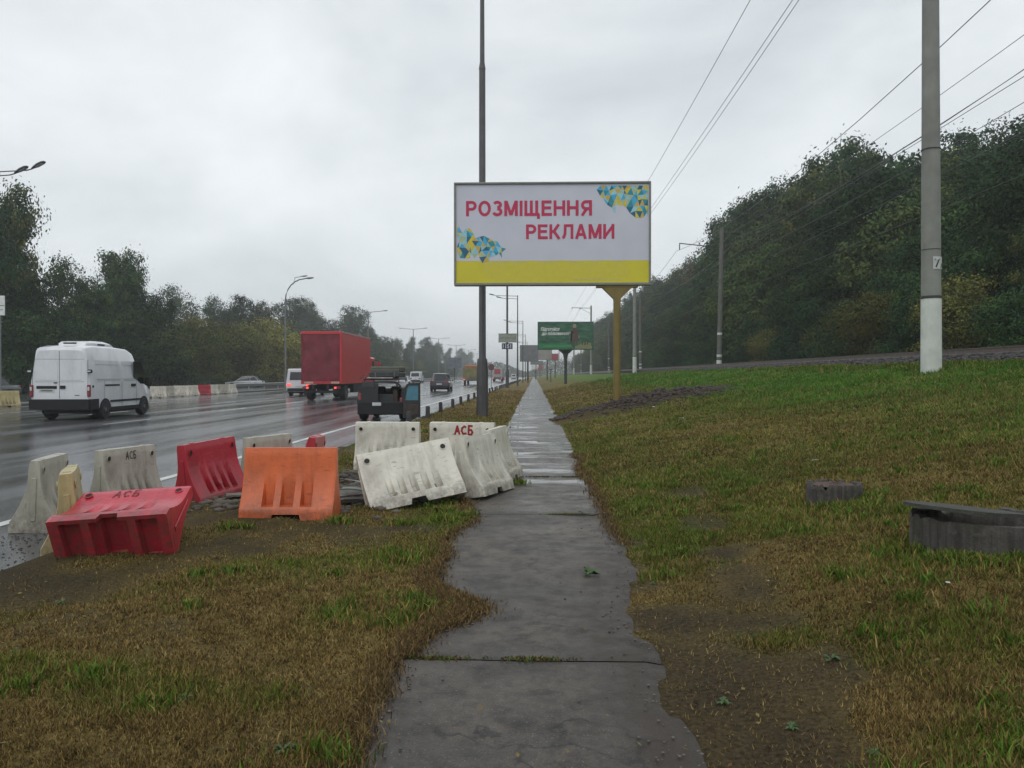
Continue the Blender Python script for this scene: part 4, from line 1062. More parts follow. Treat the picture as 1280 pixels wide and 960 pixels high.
for s in (-1, 1):
    b = MB(); b.box((s * .965, -.015, 1.03), (.12, .07, .42), bev=.02); b.build('tail_lamp', M_tail, van)
    b = MB(); b.box((s * .967, -.055, 1.10), (.07, .012, .13), bev=.01); b.build('reversing_lamp', M_clear, van)
    b = MB(); b.box((s * 1.0, -.02, 1.70), (.17, .10, .13), bev=.03); o = b.build('marker_housing', M_trim, van)
    b = MB(); b.box((s * 1.0, -.075, 1.70), (.12, .02, .06), bev=.01); b.build('marker_lens', M_clear, o)
sx = 1.002
side_panel('side_window', M_glass, van, .985, [(3.35, 1.50), (3.9, 1.24), (4.70, 1.22), (4.38, 1.62), (3.95, 2.06), (3.32, 2.10)], .02)
side_panel('side_rail', M_trim, van, sx, [(1.05, 1.18), (2.15, 1.18), (2.15, 1.24), (1.05, 1.24)])
side_panel('door_handle', M_trim, van, sx, [(3.10, 1.14), (3.45, 1.14), (3.45, 1.24), (3.10, 1.24)], .03)
side_panel('rub_strip', M_trim, van, sx, [(1.45, .60), (4.0, .60), (4.0, .67), (1.45, .67)], .02)
side_panel('sill', M_trim, van, sx - .01, [(1.45, .30), (4.0, .30), (4.0, .38), (1.45, .38)], .01)
side_panel('vent', M_trim, van, sx, [(.15, 1.14), (.25, 1.14), (.25, 1.22), (.15, 1.22)], .01)
for yy in (1.0, 2.35, 3.55):
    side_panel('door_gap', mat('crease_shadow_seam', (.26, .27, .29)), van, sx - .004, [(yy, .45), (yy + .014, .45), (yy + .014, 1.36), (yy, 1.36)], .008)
for (y0, y1) in ((.5, 2.2), (2.5, 3.5)):
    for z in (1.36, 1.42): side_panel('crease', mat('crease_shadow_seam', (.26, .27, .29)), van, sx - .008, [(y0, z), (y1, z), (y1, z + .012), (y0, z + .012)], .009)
    b = MB(); b.poly([(.905, y0, 1.95), (.905, y1, 1.95), (.885, y1, 2.10), (.885, y0, 2.10)], (.03, 0, 0)); b.build('upper_swage', M_vwhite, van)
for s in (-1, 1):
    b = MB(); b.box((s * 1.14, 4.25, 1.33), (.22, .12, .34), bev=.04); b.build('wing_mirror', M_trim, van)
    b = MB(); b.box((s * .80, 5.02, .86), (.22, .12, .25), bev=.03); b.build('headlamp', M_clear, van)
for yy in (1.08, 4.22):
    for s in (-1, 1):
        arch(van, s * .995, yy, .42, s)
        wheel(van, s * .90, yy, .345, .24, side=s)
b = MB(); b.box((0, 2.6, .30), (1.6, 4.2, .16)); b.build('underbody', M_under, van)
ac = MB()
rows = []
for (y, w_, h_) in ((.75, .42, .02), (.80, .48, .16), (1.3, .52, .20), (2.1, .52, .20), (2.6, .50, .15), (3.0, .40, .02)):
    rows.append([(-w_, y, 2.6), (-w_, y, 2.6 + h_ * .6), (-w_ * .8, y, 2.6 + h_), (w_ * .8, y, 2.6 + h_), (w_, y, 2.6 + h_ * .6), (w_, y, 2.6)])
ac.grid(rows); ac.add(rows[0], [tuple(range(6))]); ac.add(rows[-1], [tuple(range(6))])
aco = ac.build('cooling_unit', M_vwhite, van, smooth=True, angle=30)
b = MB(); b.poly([(-.3, .79, 2.66), (.15, .79, 2.66), (.15, .79, 2.73), (-.3, .79, 2.73)], (0, -.02, 0)); b.poly([(.53, 1.5, 2.65), (.53, 2.0, 2.65), (.53, 2.0, 2.70), (.53, 1.5, 2.70)], (.01, 0, 0)); b.build('grille', M_trim, aco)

# the red box lorry
M_lred = paint('red_lorry_side', (.58, .030, .040), rough=.4, coat=.2, dirt=.2, dirtcol=(.20, .04, .04))
M_tarp = mat('dark_red_tarpaulin', (.17, .016, .026), .5, noise=.35, nscale=1.6, bump=.6, bscale=3)
M_reflect = mat('worn_reflective_tape', (.50, .38, .30), .4, noise=.4, nscale=9)
M_rtape = mat('red_tape', (.40, .03, .04), .4, noise=.2)
pq = G(427.5, 501, ROAD_Z); pl = G(377, 501, ROAD_Z)
Wl = 2.5
lor = thing('box_lorry', 'red box lorry with a dark red tarpaulin across its tail', 'lorry', (pq.x - Wl / 2, pq.y, ROAD_Z), R(.6))
zb0, zt0 = 1.02, P(427, 414, pq.y).z - ROAD_Z
Ll = 8.6
b = MB(); b.box((0, Ll / 2, (zb0 + zt0) / 2), (Wl, Ll, zt0 - zb0), bev=.03); b.build('cargo_box', M_lred, lor)
b = MB(); nn = 17; rows = []
for i in range(nn):
    u = -1 + 2 * i / (nn - 1); row = []
    for j in range(15):
        v = j / 14; d = .035 * math.sin(u * 7 + v * 6) * math.sin(v * 3.1) + .02 * math.sin(v * 17 + u * 4)
        row.append((u * (Wl / 2 - .13), -.05 - abs(d) - .01, zb0 + .22 + v * (zt0 - zb0 - .42)))
    rows.append(row)
b.grid(rows); b.build('tarpaulin', M_tarp, lor, smooth=True)
for (c, d, nm, m) in (((0, -.03, zt0 - .09), (Wl, .10, .17), 'top_rail', M_lred), ((-Wl / 2 + .06, -.03, (zb0 + zt0) / 2), (.11, .09, zt0 - zb0 - .36), 'corner_post', M_tarp), ((Wl / 2 - .06, -.03, (zb0 + zt0) / 2), (.11, .09, zt0 - zb0 - .36), 'corner_post', M_lred), ((0, -.03, zb0 + .09), (Wl, .11, .18), 'tail_beam', M_rtape)):
    b = MB(); b.box(c, d, bev=.01); b.build(nm, m, lor)
for x0, x1 in ((-1.05, -.5), (.62, 1.1)):
    rear_panel('reflective_tape', M_reflect, lor, rect(x0, x1, zb0 + .04, zb0 + .15), -.086, .006)
b = MB(); b.box((Wl / 2 + .004, Ll / 2, zt0 - .05), (.02, Ll, .07)); b.build('roof_edge', mat('pale_roof_edge', (.45, .30, .30), .4), lor)
b = MB()
for k in range(5): b.box((Wl / 2 + .012, 5.2 + k * .75 + .2, zb0 + .35 + .18 * (k % 2)), (.012, .55, .07), rot=(R(8), 0, 0))
b.build('side_straps', mat('dark_strap', (.10, .02, .02), .5), lor)
b = MB(); b.box((-.45, Ll / 2 + .2, .85), (.12, Ll + 1, .26)); b.box((.45, Ll / 2 + .2, .85), (.12, Ll + 1, .26)); b.build('chassis', M_under, lor)
b = MB(); b.box((0, -.02, .55), (2.2, .1, .14), bev=.01); b.build('underrun_bar', M_trim, lor)
for s in (-1, 1):
    b = MB(); b.box((s * .95, -.06, .80), (.42, .06, .16), bev=.01); o = b.build('lamp_cluster', M_tail, lor)
    b = MB(); b.box((s * .86, -.095, .80), (.13, .02, .11), bev=.005); b.build('lit_lamp', M_tailon, o)
    b = MB(); b.box((s * .98, .55, .62), (.55, .03, .55)); b.build('mud_flap', M_trim, lor)
    for yy in (1.35, 7.9):
        wheel(lor, s * 1.02, yy, .49, .36, side=s)
    b = MB(); b.box((s * 1.1, 4.4, .72), (.25, 2.2, .55), bev=.03); b.build('side_locker', M_trim, lor)
b = MB(); b.box((0, Ll + 1.25, 1.75), (2.35, 1.9, 2.3), bev=.12); cab = b.build('cab', M_lred, lor)
b = MB(); b.poly([(1.19, Ll + .9, 1.9), (1.19, Ll + 1.7, 1.9), (1.19, Ll + 1.6, 2.6), (1.19, Ll + .9, 2.6)], (.01, 0, 0)); b.build('cab_window', M_glass, cab)
for s in (-1, 1):
    b = MB(); b.tube([(s * 1.15, Ll + 1.9, 2.7), (s * 1.5, Ll + 1.9, 2.6), (s * 1.5, Ll + 1.9, 1.9)], .025, 6); b.build('mirror_arm', M_trim, lor)
    b = MB(); b.box((s * 1.5, Ll + 1.88, 2.25), (.22, .1, .6), bev=.03); b.build('wing_mirror', M_lred, lor)

# small vehicles farther off ------------------------------------------------------------
def small_car(label, cat, name, loc, yaw, m, kind='saloon', wdt=1.78, scale=1.0, lit=False, detail=True):
    t = thing(name, label, cat, loc, yaw); t.scale = (scale,) * 3; h = wdt / 2
    if kind == 'van':
        B = [(0, h * .95, h, h * .84, .35, 1.0, 1.88, .10), (.06, h * .97, h, h * .88, .3, 1.0, 1.95, .08), (2.9, h * .97, h, h * .88, .3, 1.0, 1.98, .08), (3.5, h * .97, h, h * .80, .3, 1.0, 1.62, .10), (4.0, h * .95, h * .97, h * .80, .32, .9, 1.08, .08), (4.5, h * .8, h * .85, h * .7, .35, .7, .8, .06)]
        loft_body(B, m, 'body', t)
        rear_panel('rear_window', M_glass, t, [(-h * .72, 1.15), (h * .72, 1.15), (h * .66, 1.72), (-h * .66, 1.72)], 0, .02); Lc = 4.5
        side_panel('side_window', M_glass, t, h * .93, [(2.4, 1.15), (3.5, 1.12), (3.2, 1.62), (2.4, 1.68)], .05)
        side_panel('side_window', M_glass, t, -h * .93, [(2.4, 1.15), (3.5, 1.12), (3.2, 1.62), (2.4, 1.68)], .05)
    else:
        suv = kind == 'suv'; zb = .38 if suv else .26; zw = .98 if suv else .86; zt = 1.70 if suv else 1.43; Lc = 4.5
        B = [(0, h * .88, h * .92, h * .8, zb + .1, zw - .18, zw - .02, .05), (.12, h * .95, h * .98, h * .88, zb, zw - .15, zw + .02, .05), (1.0, h * .98, h, h * .9, zb, zw - .12, zw + .04, .05), (3.0, h * .98, h, h * .9, zb, zw - .12, zw, .05), (3.5, h * .98, h, h * .86, zb, zw - .16, zw - .06, .06), (4.2, h * .93, h * .94, h * .8, zb, zw - .22, zw - .16, .06), (4.5, h * .8, h * .82, h * .7, zb + .08, zw - .34, zw - .3, .05)]
        loft_body(B, m, 'body', t)
        y0 = .12 if suv else .55
        ry0 = y0 + (.18 if suv else .5); ry1 = 2.5
        gl = [(y0, h * .82, h * .86, h * .84, zw - .05, zw, zw + .02, .02), (ry0, h * .84, h * .86, h * .70, zw - .05, zw, zt - .04, .06), (1.6, h * .84, h * .86, h * .72, zw - .05, zw, zt - .01, .06), (ry1, h * .84, h * .86, h * .70, zw - .05, zw, zt - .05, .06), (3.25, h * .82, h * .84, h * .8, zw - .05, zw - .02, zw, .02)]
        loft_body(gl, M_glass, 'glasshouse', t)
        b = MB(); rows = [[(x, y, zt + .018 - .05 * (abs(x) / h) ** 2 - (.04 if y in (ry0, ry1) else 0)) for x in np.linspace(-h * .66, h * .66, 7)] for y in (ry0, 1.0 if suv else 1.4, 1.8, ry1)]
        rows2 = [[(x, y, z + .03) for (x, y, z) in r] for r in rows]; b.grid(rows2); b.grid(rows)
        for s in (-1, 1):
            for (ya, yb) in ((y0, ry0), (3.25, ry1)): b.tube([(s * h * .84, ya, zw), (s * h * .69, yb, zt - .03)], .035, 5)
            b.tube([(s * h * .86, 1.55, zw), (s * h * .72, 1.55, zt - .03)], .03, 5); b.tube([(s * h * .69, ry0, zt - .02), (s * h * .69, ry1, zt - .02)], .04, 5)
        b.build('roof', m, t)
    for s in (-1, 1):
        b = MB(); b.box((s * h * .78, -.01 + (.06 if kind != 'van' else 0), (.80 if kind != 'suv' else .92)), (h * .32, .12, .22 if kind == 'suv' else .16), bev=.03); b.build('tail_lamp', M_tailon if lit else M_tail, t)
        b = MB(); b.box((s * h * .68, Lc - .06, .62), (h * .4, .14, .16), bev=.03); b.build('headlamp', M_clear, t)
        b = MB(); b.box((s * (h + .08), 2.95, zw + .08 if kind != 'van' else 1.2), (.18, .1, .14), bev=.03); b.build('wing_mirror', m, t)
        for yy in (.85, 3.65): arch(t, s * h * .985, yy, .36, s); wheel(t, s * h * .88, yy, .33 if kind != 'suv' else .36, .22, side=s)
    rear_panel('bumper', M_trim if kind != 'saloon' else m, t, rect(-h * .9, h * .9, .34, .56), .02, .08)
    rear_panel('number_plate', M_plate, t, rect(-.26, .26, .62 if kind != 'suv' else .66, .74 if kind != 'suv' else .78), .04, .06)
    b = MB(); b.box((0, Lc / 2, .26), (h * 1.6, Lc * .8, .14)); b.build('underbody', M_under, t)
    return t
def on_road(px, py): return G(px, py, ROAD_Z)
p = on_road(549, 489.5); small_car('dark wet off-roader driving away in the lane beyond the black one', 'car', 'passenger_car', p, R(1), paint('dark_plum_paint', (.05, .045, .065)), 'suv', 1.85, 1.0)
p = on_road(373.5, 495); small_car('small white van half hidden by the red lorry', 'van', 'delivery_van', p, R(2), M_vwhite, 'van', 1.8, 1.05, lit=True)
p = on_road(512, 482); small_car('white saloon far ahead beyond the open door of the black off-roader', 'car', 'passenger_car', (p.x, 108, ROAD_Z), R(1), M_vwhite, 'saloon', 1.78)
p = G(519, 478, ROAD_Z); small_car('white van far ahead behind the white saloon', 'van', 'delivery_van', (P(519, 470, 150).x, 150, ROAD_Z), R(1), M_vwhite, 'van', 1.9, 1.15)
small_car('white car on the opposite carriageway behind the guard rail', 'car', 'passenger_car', (P(330, 480, 95).x, 95, ROAD_Z), R(100), paint('silver_white_paint', (.40, .42, .44)), 'saloon', 1.75, 1.0)
small_car('dark car beyond the median at the frame edge, mostly behind the van', 'car', 'passenger_car', (P(16, 480, 52).x, 52, ROAD_Z), R(160), paint('dark_green_car_paint', (.05, .07, .07)), 'saloon', 1.78)
small_car('pale car in the haze between the mast and the round sign', 'car', 'passenger_car', (P(604, 470, 230).x, 230, ROAD_Z), R(1), paint('pale_car_paint', (.35, .36, .37)), 'saloon', 1.78)
small_car('tiny dark car far off beside the mast with the blue plate', 'car', 'passenger_car', (P(627, 470, 260).x, 260, ROAD_Z), R(0), paint('dark_car_paint', (.05, .05, .06)), 'suv', 1.78)
small_car('tiny pale van at the far end of the road', 'van', 'delivery_van', (P(642, 470, 290).x, 290, ROAD_Z), R(0), M_vwhite, 'van', 1.78)
def far_truck(label, px0, px1, pyt, Y, m_top, m_low, red=None, H=None):
    a = P(px0, 470, Y); c = P(px1, 470, Y); w = c.x - a.x; zt_ = P(px0, pyt, Y).z - ROAD_Z
    t = thing('distant_lorry', label, 'lorry', ((a.x + c.x) / 2, Y, ROAD_Z), 0)
    b = MB(); b.box((0, 3.5, (1.1 + zt_) / 2), (w, 7, zt_ - 1.1), bev=.04); b.build('load_body', m_top, t)
    if red: b = MB(); b.box((0, -.03, (1.3 + zt_) / 2 + .2), (w * .62, .04, (zt_ - 1.1) * .6), bev=.01); b.build('tail_panel', red, t)
    b = MB(); b.box((0, .0, .85), (w * .95, .3, .4), bev=.02); b.build('bumper', m_low, t)
    b = MB(); b.box((0, 3.6, .9), (w * .5, 7, .3)); b.build('chassis', M_under, t)
    b = MB(); b.box((0, 8.3, 1.6), (w * .95, 1.7, 2.1), bev=.1); b.build('cab', m_low, t)
    for s in (-1, 1):
        b = MB(); b.box((s * w * .42, -.17, .86), (.3, .05, .14)); b.build('tail_lamp', M_tailon, t)
        for yy in (1.4, 7.6): wheel(t, s * w * .42, yy, .48, .35, side=s)
    return t, w, zt_
t, w, zt_ = far_truck('dirty yellow and orange lorry in the haze before the mast', 578.5, 600, 459.5, 125, mat('dull_yellow_load', (.20, .17, .06), .6, noise=.4, nscale=1.2), mat('grey_lorry_steel', (.12, .12, .11), .5))
b = MB(); b.box((.1, 3.5, zt_ + .18), (w * .9, 6.6, .38), bev=.1); b.build('orange_cover', mat('orange_cover', (.42, .12, .03), .5, noise=.3), t)
far_truck('white lorry with a red tail panel in the haze past the mast', 615.5, 628, 460.5, 190, mat('pale_lorry_white', (.38, .38, .38), .5), mat('grey_lorry_steel', (.12, .12, .11)), mat('red_tail_panel', (.40, .05, .07), .5))

# the black off-roader with its tail doors open ------------------------------------------------
M_black = paint('black_car_paint', (.008, .009, .011), rough=.35, coat=.2, dirt=.15)
M_inner = mat('dark_upholstery', (.018, .018, .02), .8)
M_wshield, ntg, bg_ = new_mat('clear_windscreen')
bg_.inputs['Transmission Weight'].default_value = 1.0; bg_.inputs['Roughness'].default_value = .02; bg_.inputs['IOR'].default_value = 1.02; bg_.inputs['Base Color'].default_value = (.9, .93, .93, 1)
M_bluegl = mat('blue_tinted_glass', (.055, .20, .27), .12, spec=.6)
YJ = 26.2
a = P(447.5, 520, YJ); c = P(504.5, 520, YJ); wj = c.x - a.x; hj = wj / 2
jp = thing('off_roader', 'black off-roader stopped on the shoulder with its tail doors wide open', 'car', ((a.x + c.x) / 2, YJ, ROAD_Z), R(1.5))
zr = P(475, 477, YJ).z - ROAD_Z   # roof height
zf = .52
Lj = 3.7
b = MB()
# outer side walls (with thickness), roof, floor
for s in (-1, 1):
    b.poly([(s * hj, 0, zf - .24), (s * hj, Lj, zf - .24), (s * hj, Lj, 1.0), (s * hj, 2.75, 1.02), (s * hj * .98, 0, 1.0)], (-s * .07, 0, 0))
b.build('lower_sides', M_black, jp)
b = MB(); b.box((0, 1.4, zf), (2 * hj - .16, 2.6, .06)); b.build('floor', M_inner, jp)
def bx(name, c, d, m, par=jp, bev=.02, rot=None):
    b = MB(); b.box(c, d, bev=bev, rot=rot); return b.build(name, m, par)
prof_ = [(hj * .98, .99), (hj * .965, 1.12), (hj * .925, zr - .26), (hj * .88, zr - .13), (hj * .78, zr - .045), (hj * .6, zr - .01), (hj * .3, zr + .004), (0, zr + .008)]
full_ = prof_ + [(-x, z) for x, z in prof_[-2::-1]]
def jshell(y0, y1, off, sh):
    return [[(x * (1 - off / hj), y, z - (off if z > 1.2 else 0) - sh * max(0, y - 1.9)) for x, z in full_] for y in (y0, y0 + .05, (y0 + y1) / 2, y1)]
b = MB(); b.grid(jshell(0, 2.1, 0, .1)); b.grid(jshell(0, 2.1, .05, .1)); o_ = jshell(0, 2.1, 0, .1)[0]; i_ = jshell(0, 2.1, .05, .1)[0]; b.grid([o_, i_]); b.build('roof_shell', M_black, jp, smooth=True, angle=50)
for s in (-1, 1):
    b = MB(); b.tube([(s * hj * .95, 2.75, 1.0), (s * hj * .88, 2.1, zr - .05)], .045, 6); b.build('front_pillar', M_black, jp)
    b = MB(); b.poly([(s * hj * .985, .25, 1.05), (s * hj * .985, 1.34, 1.05), (s * hj * .93, 1.34, zr - .24), (s * hj * .93, .26, zr - .24)], (s * .008, 0, 0)); b.build('side_window', M_glass, jp)
    b = MB(); b.poly([(s * hj * .985, 1.46, 1.05), (s * hj * .985, 2.62, 1.05), (s * hj * .93, 2.12, zr - .24), (s * hj * .93, 1.46, zr - .24)], (s * .008, 0, 0)); b.build('side_window', M_glass, jp)
    bx('fender', (s * hj * .97, .62, .66), (.16, .98, .26), M_trim, bev=.05)
    bx('fender', (s * hj * .97, 3.05, .66), (.16, .98, .26), M_trim, bev=.05)
    for yy in (.62, 3.05): wheel(jp, s * hj * .88, yy, .36, .24, side=s)
    bx('wing_mirror', (s * (hj + .09), 2.55, 1.12), (.16, .1, .2), M_trim, bev=.03)
bx('bonnet', (0, 3.25, .88), (2 * hj - .16, 1.0, .26), M_black, bev=.05)
bx('tail_beam', (0, -.03, .44), (2 * hj * 1.0, .16, .46), M_trim, bev=.04)
bx('number_plate', (-.12, -.12, .58), (.30, .02, .11), M_plate, bev=.005)
bx('tail_lamp', (-hj * .90, -.05, .84), (.14, .06, .26), M_tail)
bx('tail_lamp', (hj * .90, -.05, .72), (.12, .06, .16), M_tail)
# shut half of the tail and the swung one
b = MB(); b.poly([(-hj * .10, -.07, zf - .08), (-hj * .10, -.07, zr - .06), (-hj * .55, -.07, zr - .06), (-hj * .76, -.07, zr - .10), (-hj * .88, -.07, zr - .22), (-hj * .95, -.07, 1.1), (-hj * .98, -.07, .9), (-hj * .98, -.07, zf - .08)], (0, .06, 0)); dl = b.build('closed_tail_door', M_black, jp)
b = MB(); b.box((-hj * .52, -.076, 1.24), (hj * .52, .01, .22), bev=.004); b.build('door_glass', M_glass, dl)
dw = P(526, 520, YJ).x - P(504, 520, YJ).x
zd0, zd1 = P(520, 522, YJ).z - ROAD_Z, P(520, 478, YJ).z - ROAD_Z
b = MB(); x0, x1 = hj + .02, hj + dw
outer = [(x0, zd0), (x1, zd0 + .02), (x1 + .01, zd1), (x0 + .35, zd1 - .01), (x0 + .12, zd1 - .07), (x0 + .02, zd1 - .25)]
gz0, gz1 = zd0 + .52 * (zd1 - zd0) - .02, zd1 - .10
inner = [(x0 + .08, gz0), (x1 - .07, gz0), (x1 - .07, gz1), (x0 + .20, gz1), (x0 + .13, gz1 - .12)]
b.poly([(x, -.30, z) for x, z in [(x0, zd0), (x1, zd0 + .02), (x1, gz0), (x0, gz0)]], (0, .06, 0))
b.poly([(x, -.30, z) for x, z in [(x0, gz0), inner[0], inner[4], inner[3], (x0 + .2, zd1 - .03), (x0 + .12, zd1 - .07), (x0 + .02, zd1 - .25)]], (0, .06, 0))
b.poly([(x, -.30, z) for x, z in [inner[1], (x1, gz0), (x1, zd1), (x0 + .2, zd1 - .03), inner[3], inner[2]]], (0, .06, 0))
od = b.build('open_tail_door', M_black, jp)
b = MB(); b.poly([(x, -.28, z) for x, z in inner], (0, .012, 0)); b.build('door_glass', M_bluegl, od)
b = MB(); b.box(((x0 + x1) / 2, -.315, (zd0 + gz0) / 2 - .02), (dw * .8, .03, (gz0 - zd0) * .6), bev=.01); b.build('door_lining', mat('brown_door_lining', (.045, .032, .026), .7, noise=.4), od)
b = MB(); b.box((x0 - .01, -.14, zd0 + .3), (.03, .32, .06)); b.box((x0 - .01, -.14, zd1 - .35), (.03, .32, .06)); b.build('hinge', M_trim, od)
for s in (-1, 1):
    bx('seat_back', (s * .32 + .05, 1.25, .86), (.46, .12, .62), M_inner, bev=.05, rot=(R(-8), 0, 0))
bx('cargo', (.16, .45, .72), (.62, .5, .38), mat('grey_cargo_box', (.045, .05, .055), .7), bev=.03)
bx('cargo', (.48, .35, .80), (.16, .4, .55), mat('brown_cargo_box', (.05, .034, .022), .7), bev=.02)
bx('dashboard', (0, 2.55, .98), (1.35, .3, .2), M_inner, bev=.04)
# roof rack and what lies on it
rk = MB()
for s in (-1, 1): rk.tube([(s * hj * .75, .1, zr + .07), (s * hj * .75, 2.0, zr + .07)], .02, 6)
for yy in (.15, .75, 1.35, 1.95): rk.tube([(-hj * .78, yy, zr + .07), (hj * .78, yy, zr + .07)], .018, 6)
for s in (-1, 1):
    for yy in (.2, 1.9): rk.tube([(s * hj * .75, yy, zr - .04), (s * hj * .75, yy, zr + .07)], .02, 6)
rk.build('roof_rack', M_trim, jp)
hl = [('pale folded board lying lowest on the roof rack of the black off-roader', (-.05, .9, zr + .12), (.92, 1.6, .06), (.36, .33, .31)),
      ('dark padded bundle strapped on the roof rack of the black off-roader', (.10, .85, zr + .24), (1.06, 1.5, .17), (.045, .05, .05)),
      ('greenish ridged crate topmost on the roof rack of the black off-roader', (.12, .85, zr + .43), (1.00, 1.4, .19), (.085, .095, .08))]
cj, sj = math.cos(R(1.5)), math.sin(R(1.5))
for i, (lab, (x, y, z), d, col) in enumerate(hl):
    b = MB(); b.box((0, 0, 0), d, bev=.03)
    nm = ['folded_board', 'padded_bundle', 'ridged_crate'][i]
    o = thing(nm, lab, ['board', 'bundle', 'crate'][i], (jp.location.x + x * cj - y * sj, YJ + y * cj + x * sj, ROAD_Z + z), R(1.5))
    b.build('main_body', mat('roof_load_%d' % i, col, .6, noise=.3, nscale=5), o)
    if i == 2:
        for k in range(3): 
            b = MB(); b.box((0, -d[1] / 2 - .012, -.07 + k * .065), (d[0] * .98, .02, .02)); b.build('ridge', mat('pale_ridge', (.24, .24, .20), .5), o)
    if i == 1:
        for xx in (-.3, .35):
            b = MB(); b.box((xx, 0, 0), (.04, d[1] + .012, d[2] + .012)); b.build('strap', mat('grey_strap', (.14, .14, .15), .6), o)
# ------------------------------------------------------------------ tram track, ballast, poles, wires
M_rail = mat('rail_steel', (.16, .13, .115), .35, metal=.5, noise=.2)
M_sleeper = mat('sleeper_concrete', (.055, .050, .047), .7, noise=.25, bump=.3)
M_stone = mat('ballast_stone', (.060, .054, .055), .75, noise=.35, nscale=9, bump=.3)
zt_b = tz(11.5, 30)
track = tag(bpy.data.objects.new('tram_track', None), kind='structure'); C.objects.link(track)
b = MB(); b.box((0, 0, 0), (2.5, .25, .16), bev=.02); sme = b.mesh('sleeper', M_sleeper)
for i in range(150):
    link('sleeper', sme, track, (11.6, 11 + i * .62, zt_b - .02), (0, 0, random.uniform(-.01, .01)))
b = MB()
for i in range(300): b.box((16.4, 11 + i * .62, zt_b - .02), (2.5, .25, .16))
tag(b.build('far_track_sleepers', M_sleeper, track), kind='stuff')
for x in (10.84, 12.36, 15.64, 17.16):
    b = MB(); ys = np.linspace(5, 900, 60)
    prof = [(-.06, 0), (.06, 0), (.02, .025), (.018, .11), (.035, .12), (.035, .15), (-.035, .15), (-.035, .12), (-.018, .11), (-.02, .025), (-.06, 0)]
    b.grid([[(x + dx, y, zt_b + .062 + dz) for y in ys] for dx, dz in prof]); b.build('rail', M_rail, track)
# ballast stones: geometry near, material beyond
bs = []
for k in range(3):
    m_ = bmesh.new(); bmesh.ops.create_icosphere(m_, subdivisions=1, radius=1); r_ = random.Random(k)
    for v in m_.verts: v.co *= r_.uniform(.7, 1.15)
    bs.append((np.array([v.co[:] for v in m_.verts]), np.array([[v.index for v in f.verts] for f in m_.faces]))); m_.free()
def scatter_stones(name, xs, ys, size, m, kind='stuff', parent=None, sink=.3, flat=.7):
    n = len(xs); zs = terr(xs, ys); V_ = []; F_ = []; o = 0
    for k in range(3):
        sel = np.arange(n)[np.arange(n) % 3 == k]; c_, f_ = bs[k]
        ang = rng.uniform(0, 6.28, len(sel)); s_ = size[sel]
        ca, sa = np.cos(ang), np.sin(ang)
        x = c_[:, 0][None] * ca[:, None] - c_[:, 1][None] * sa[:, None]; y = c_[:, 0][None] * sa[:, None] + c_[:, 1][None] * ca[:, None]
        v = np.stack([xs[sel][:, None] + x * s_[:, None], ys[sel][:, None] + y * s_[:, None] * .8, zs[sel][:, None] + (c_[:, 2][None] * flat + sink) * s_[:, None] * .8], -1).reshape(-1, 3)
        f = (f_[None] + (np.arange(len(sel)) * len(c_))[:, None, None]).reshape(-1, 3) + o
        V_.append(v); F_.append(f); o += len(v)
    me = np_mesh(name, np.concatenate(V_), np.concatenate(F_), None, smooth=False); me.materials.append(m)
    return tag(link(name, me, parent), kind=kind)
n = 9000
ys_ = 12 + (rng.random(n) ** 1.8) * 60; xs_ = rng.uniform(9.98, 10.9, n)
scatter_stones('ballast', xs_, ys_, rng.uniform(.03, .07, n) * (1 + ys_ / 80), M_stone, sink=.2)

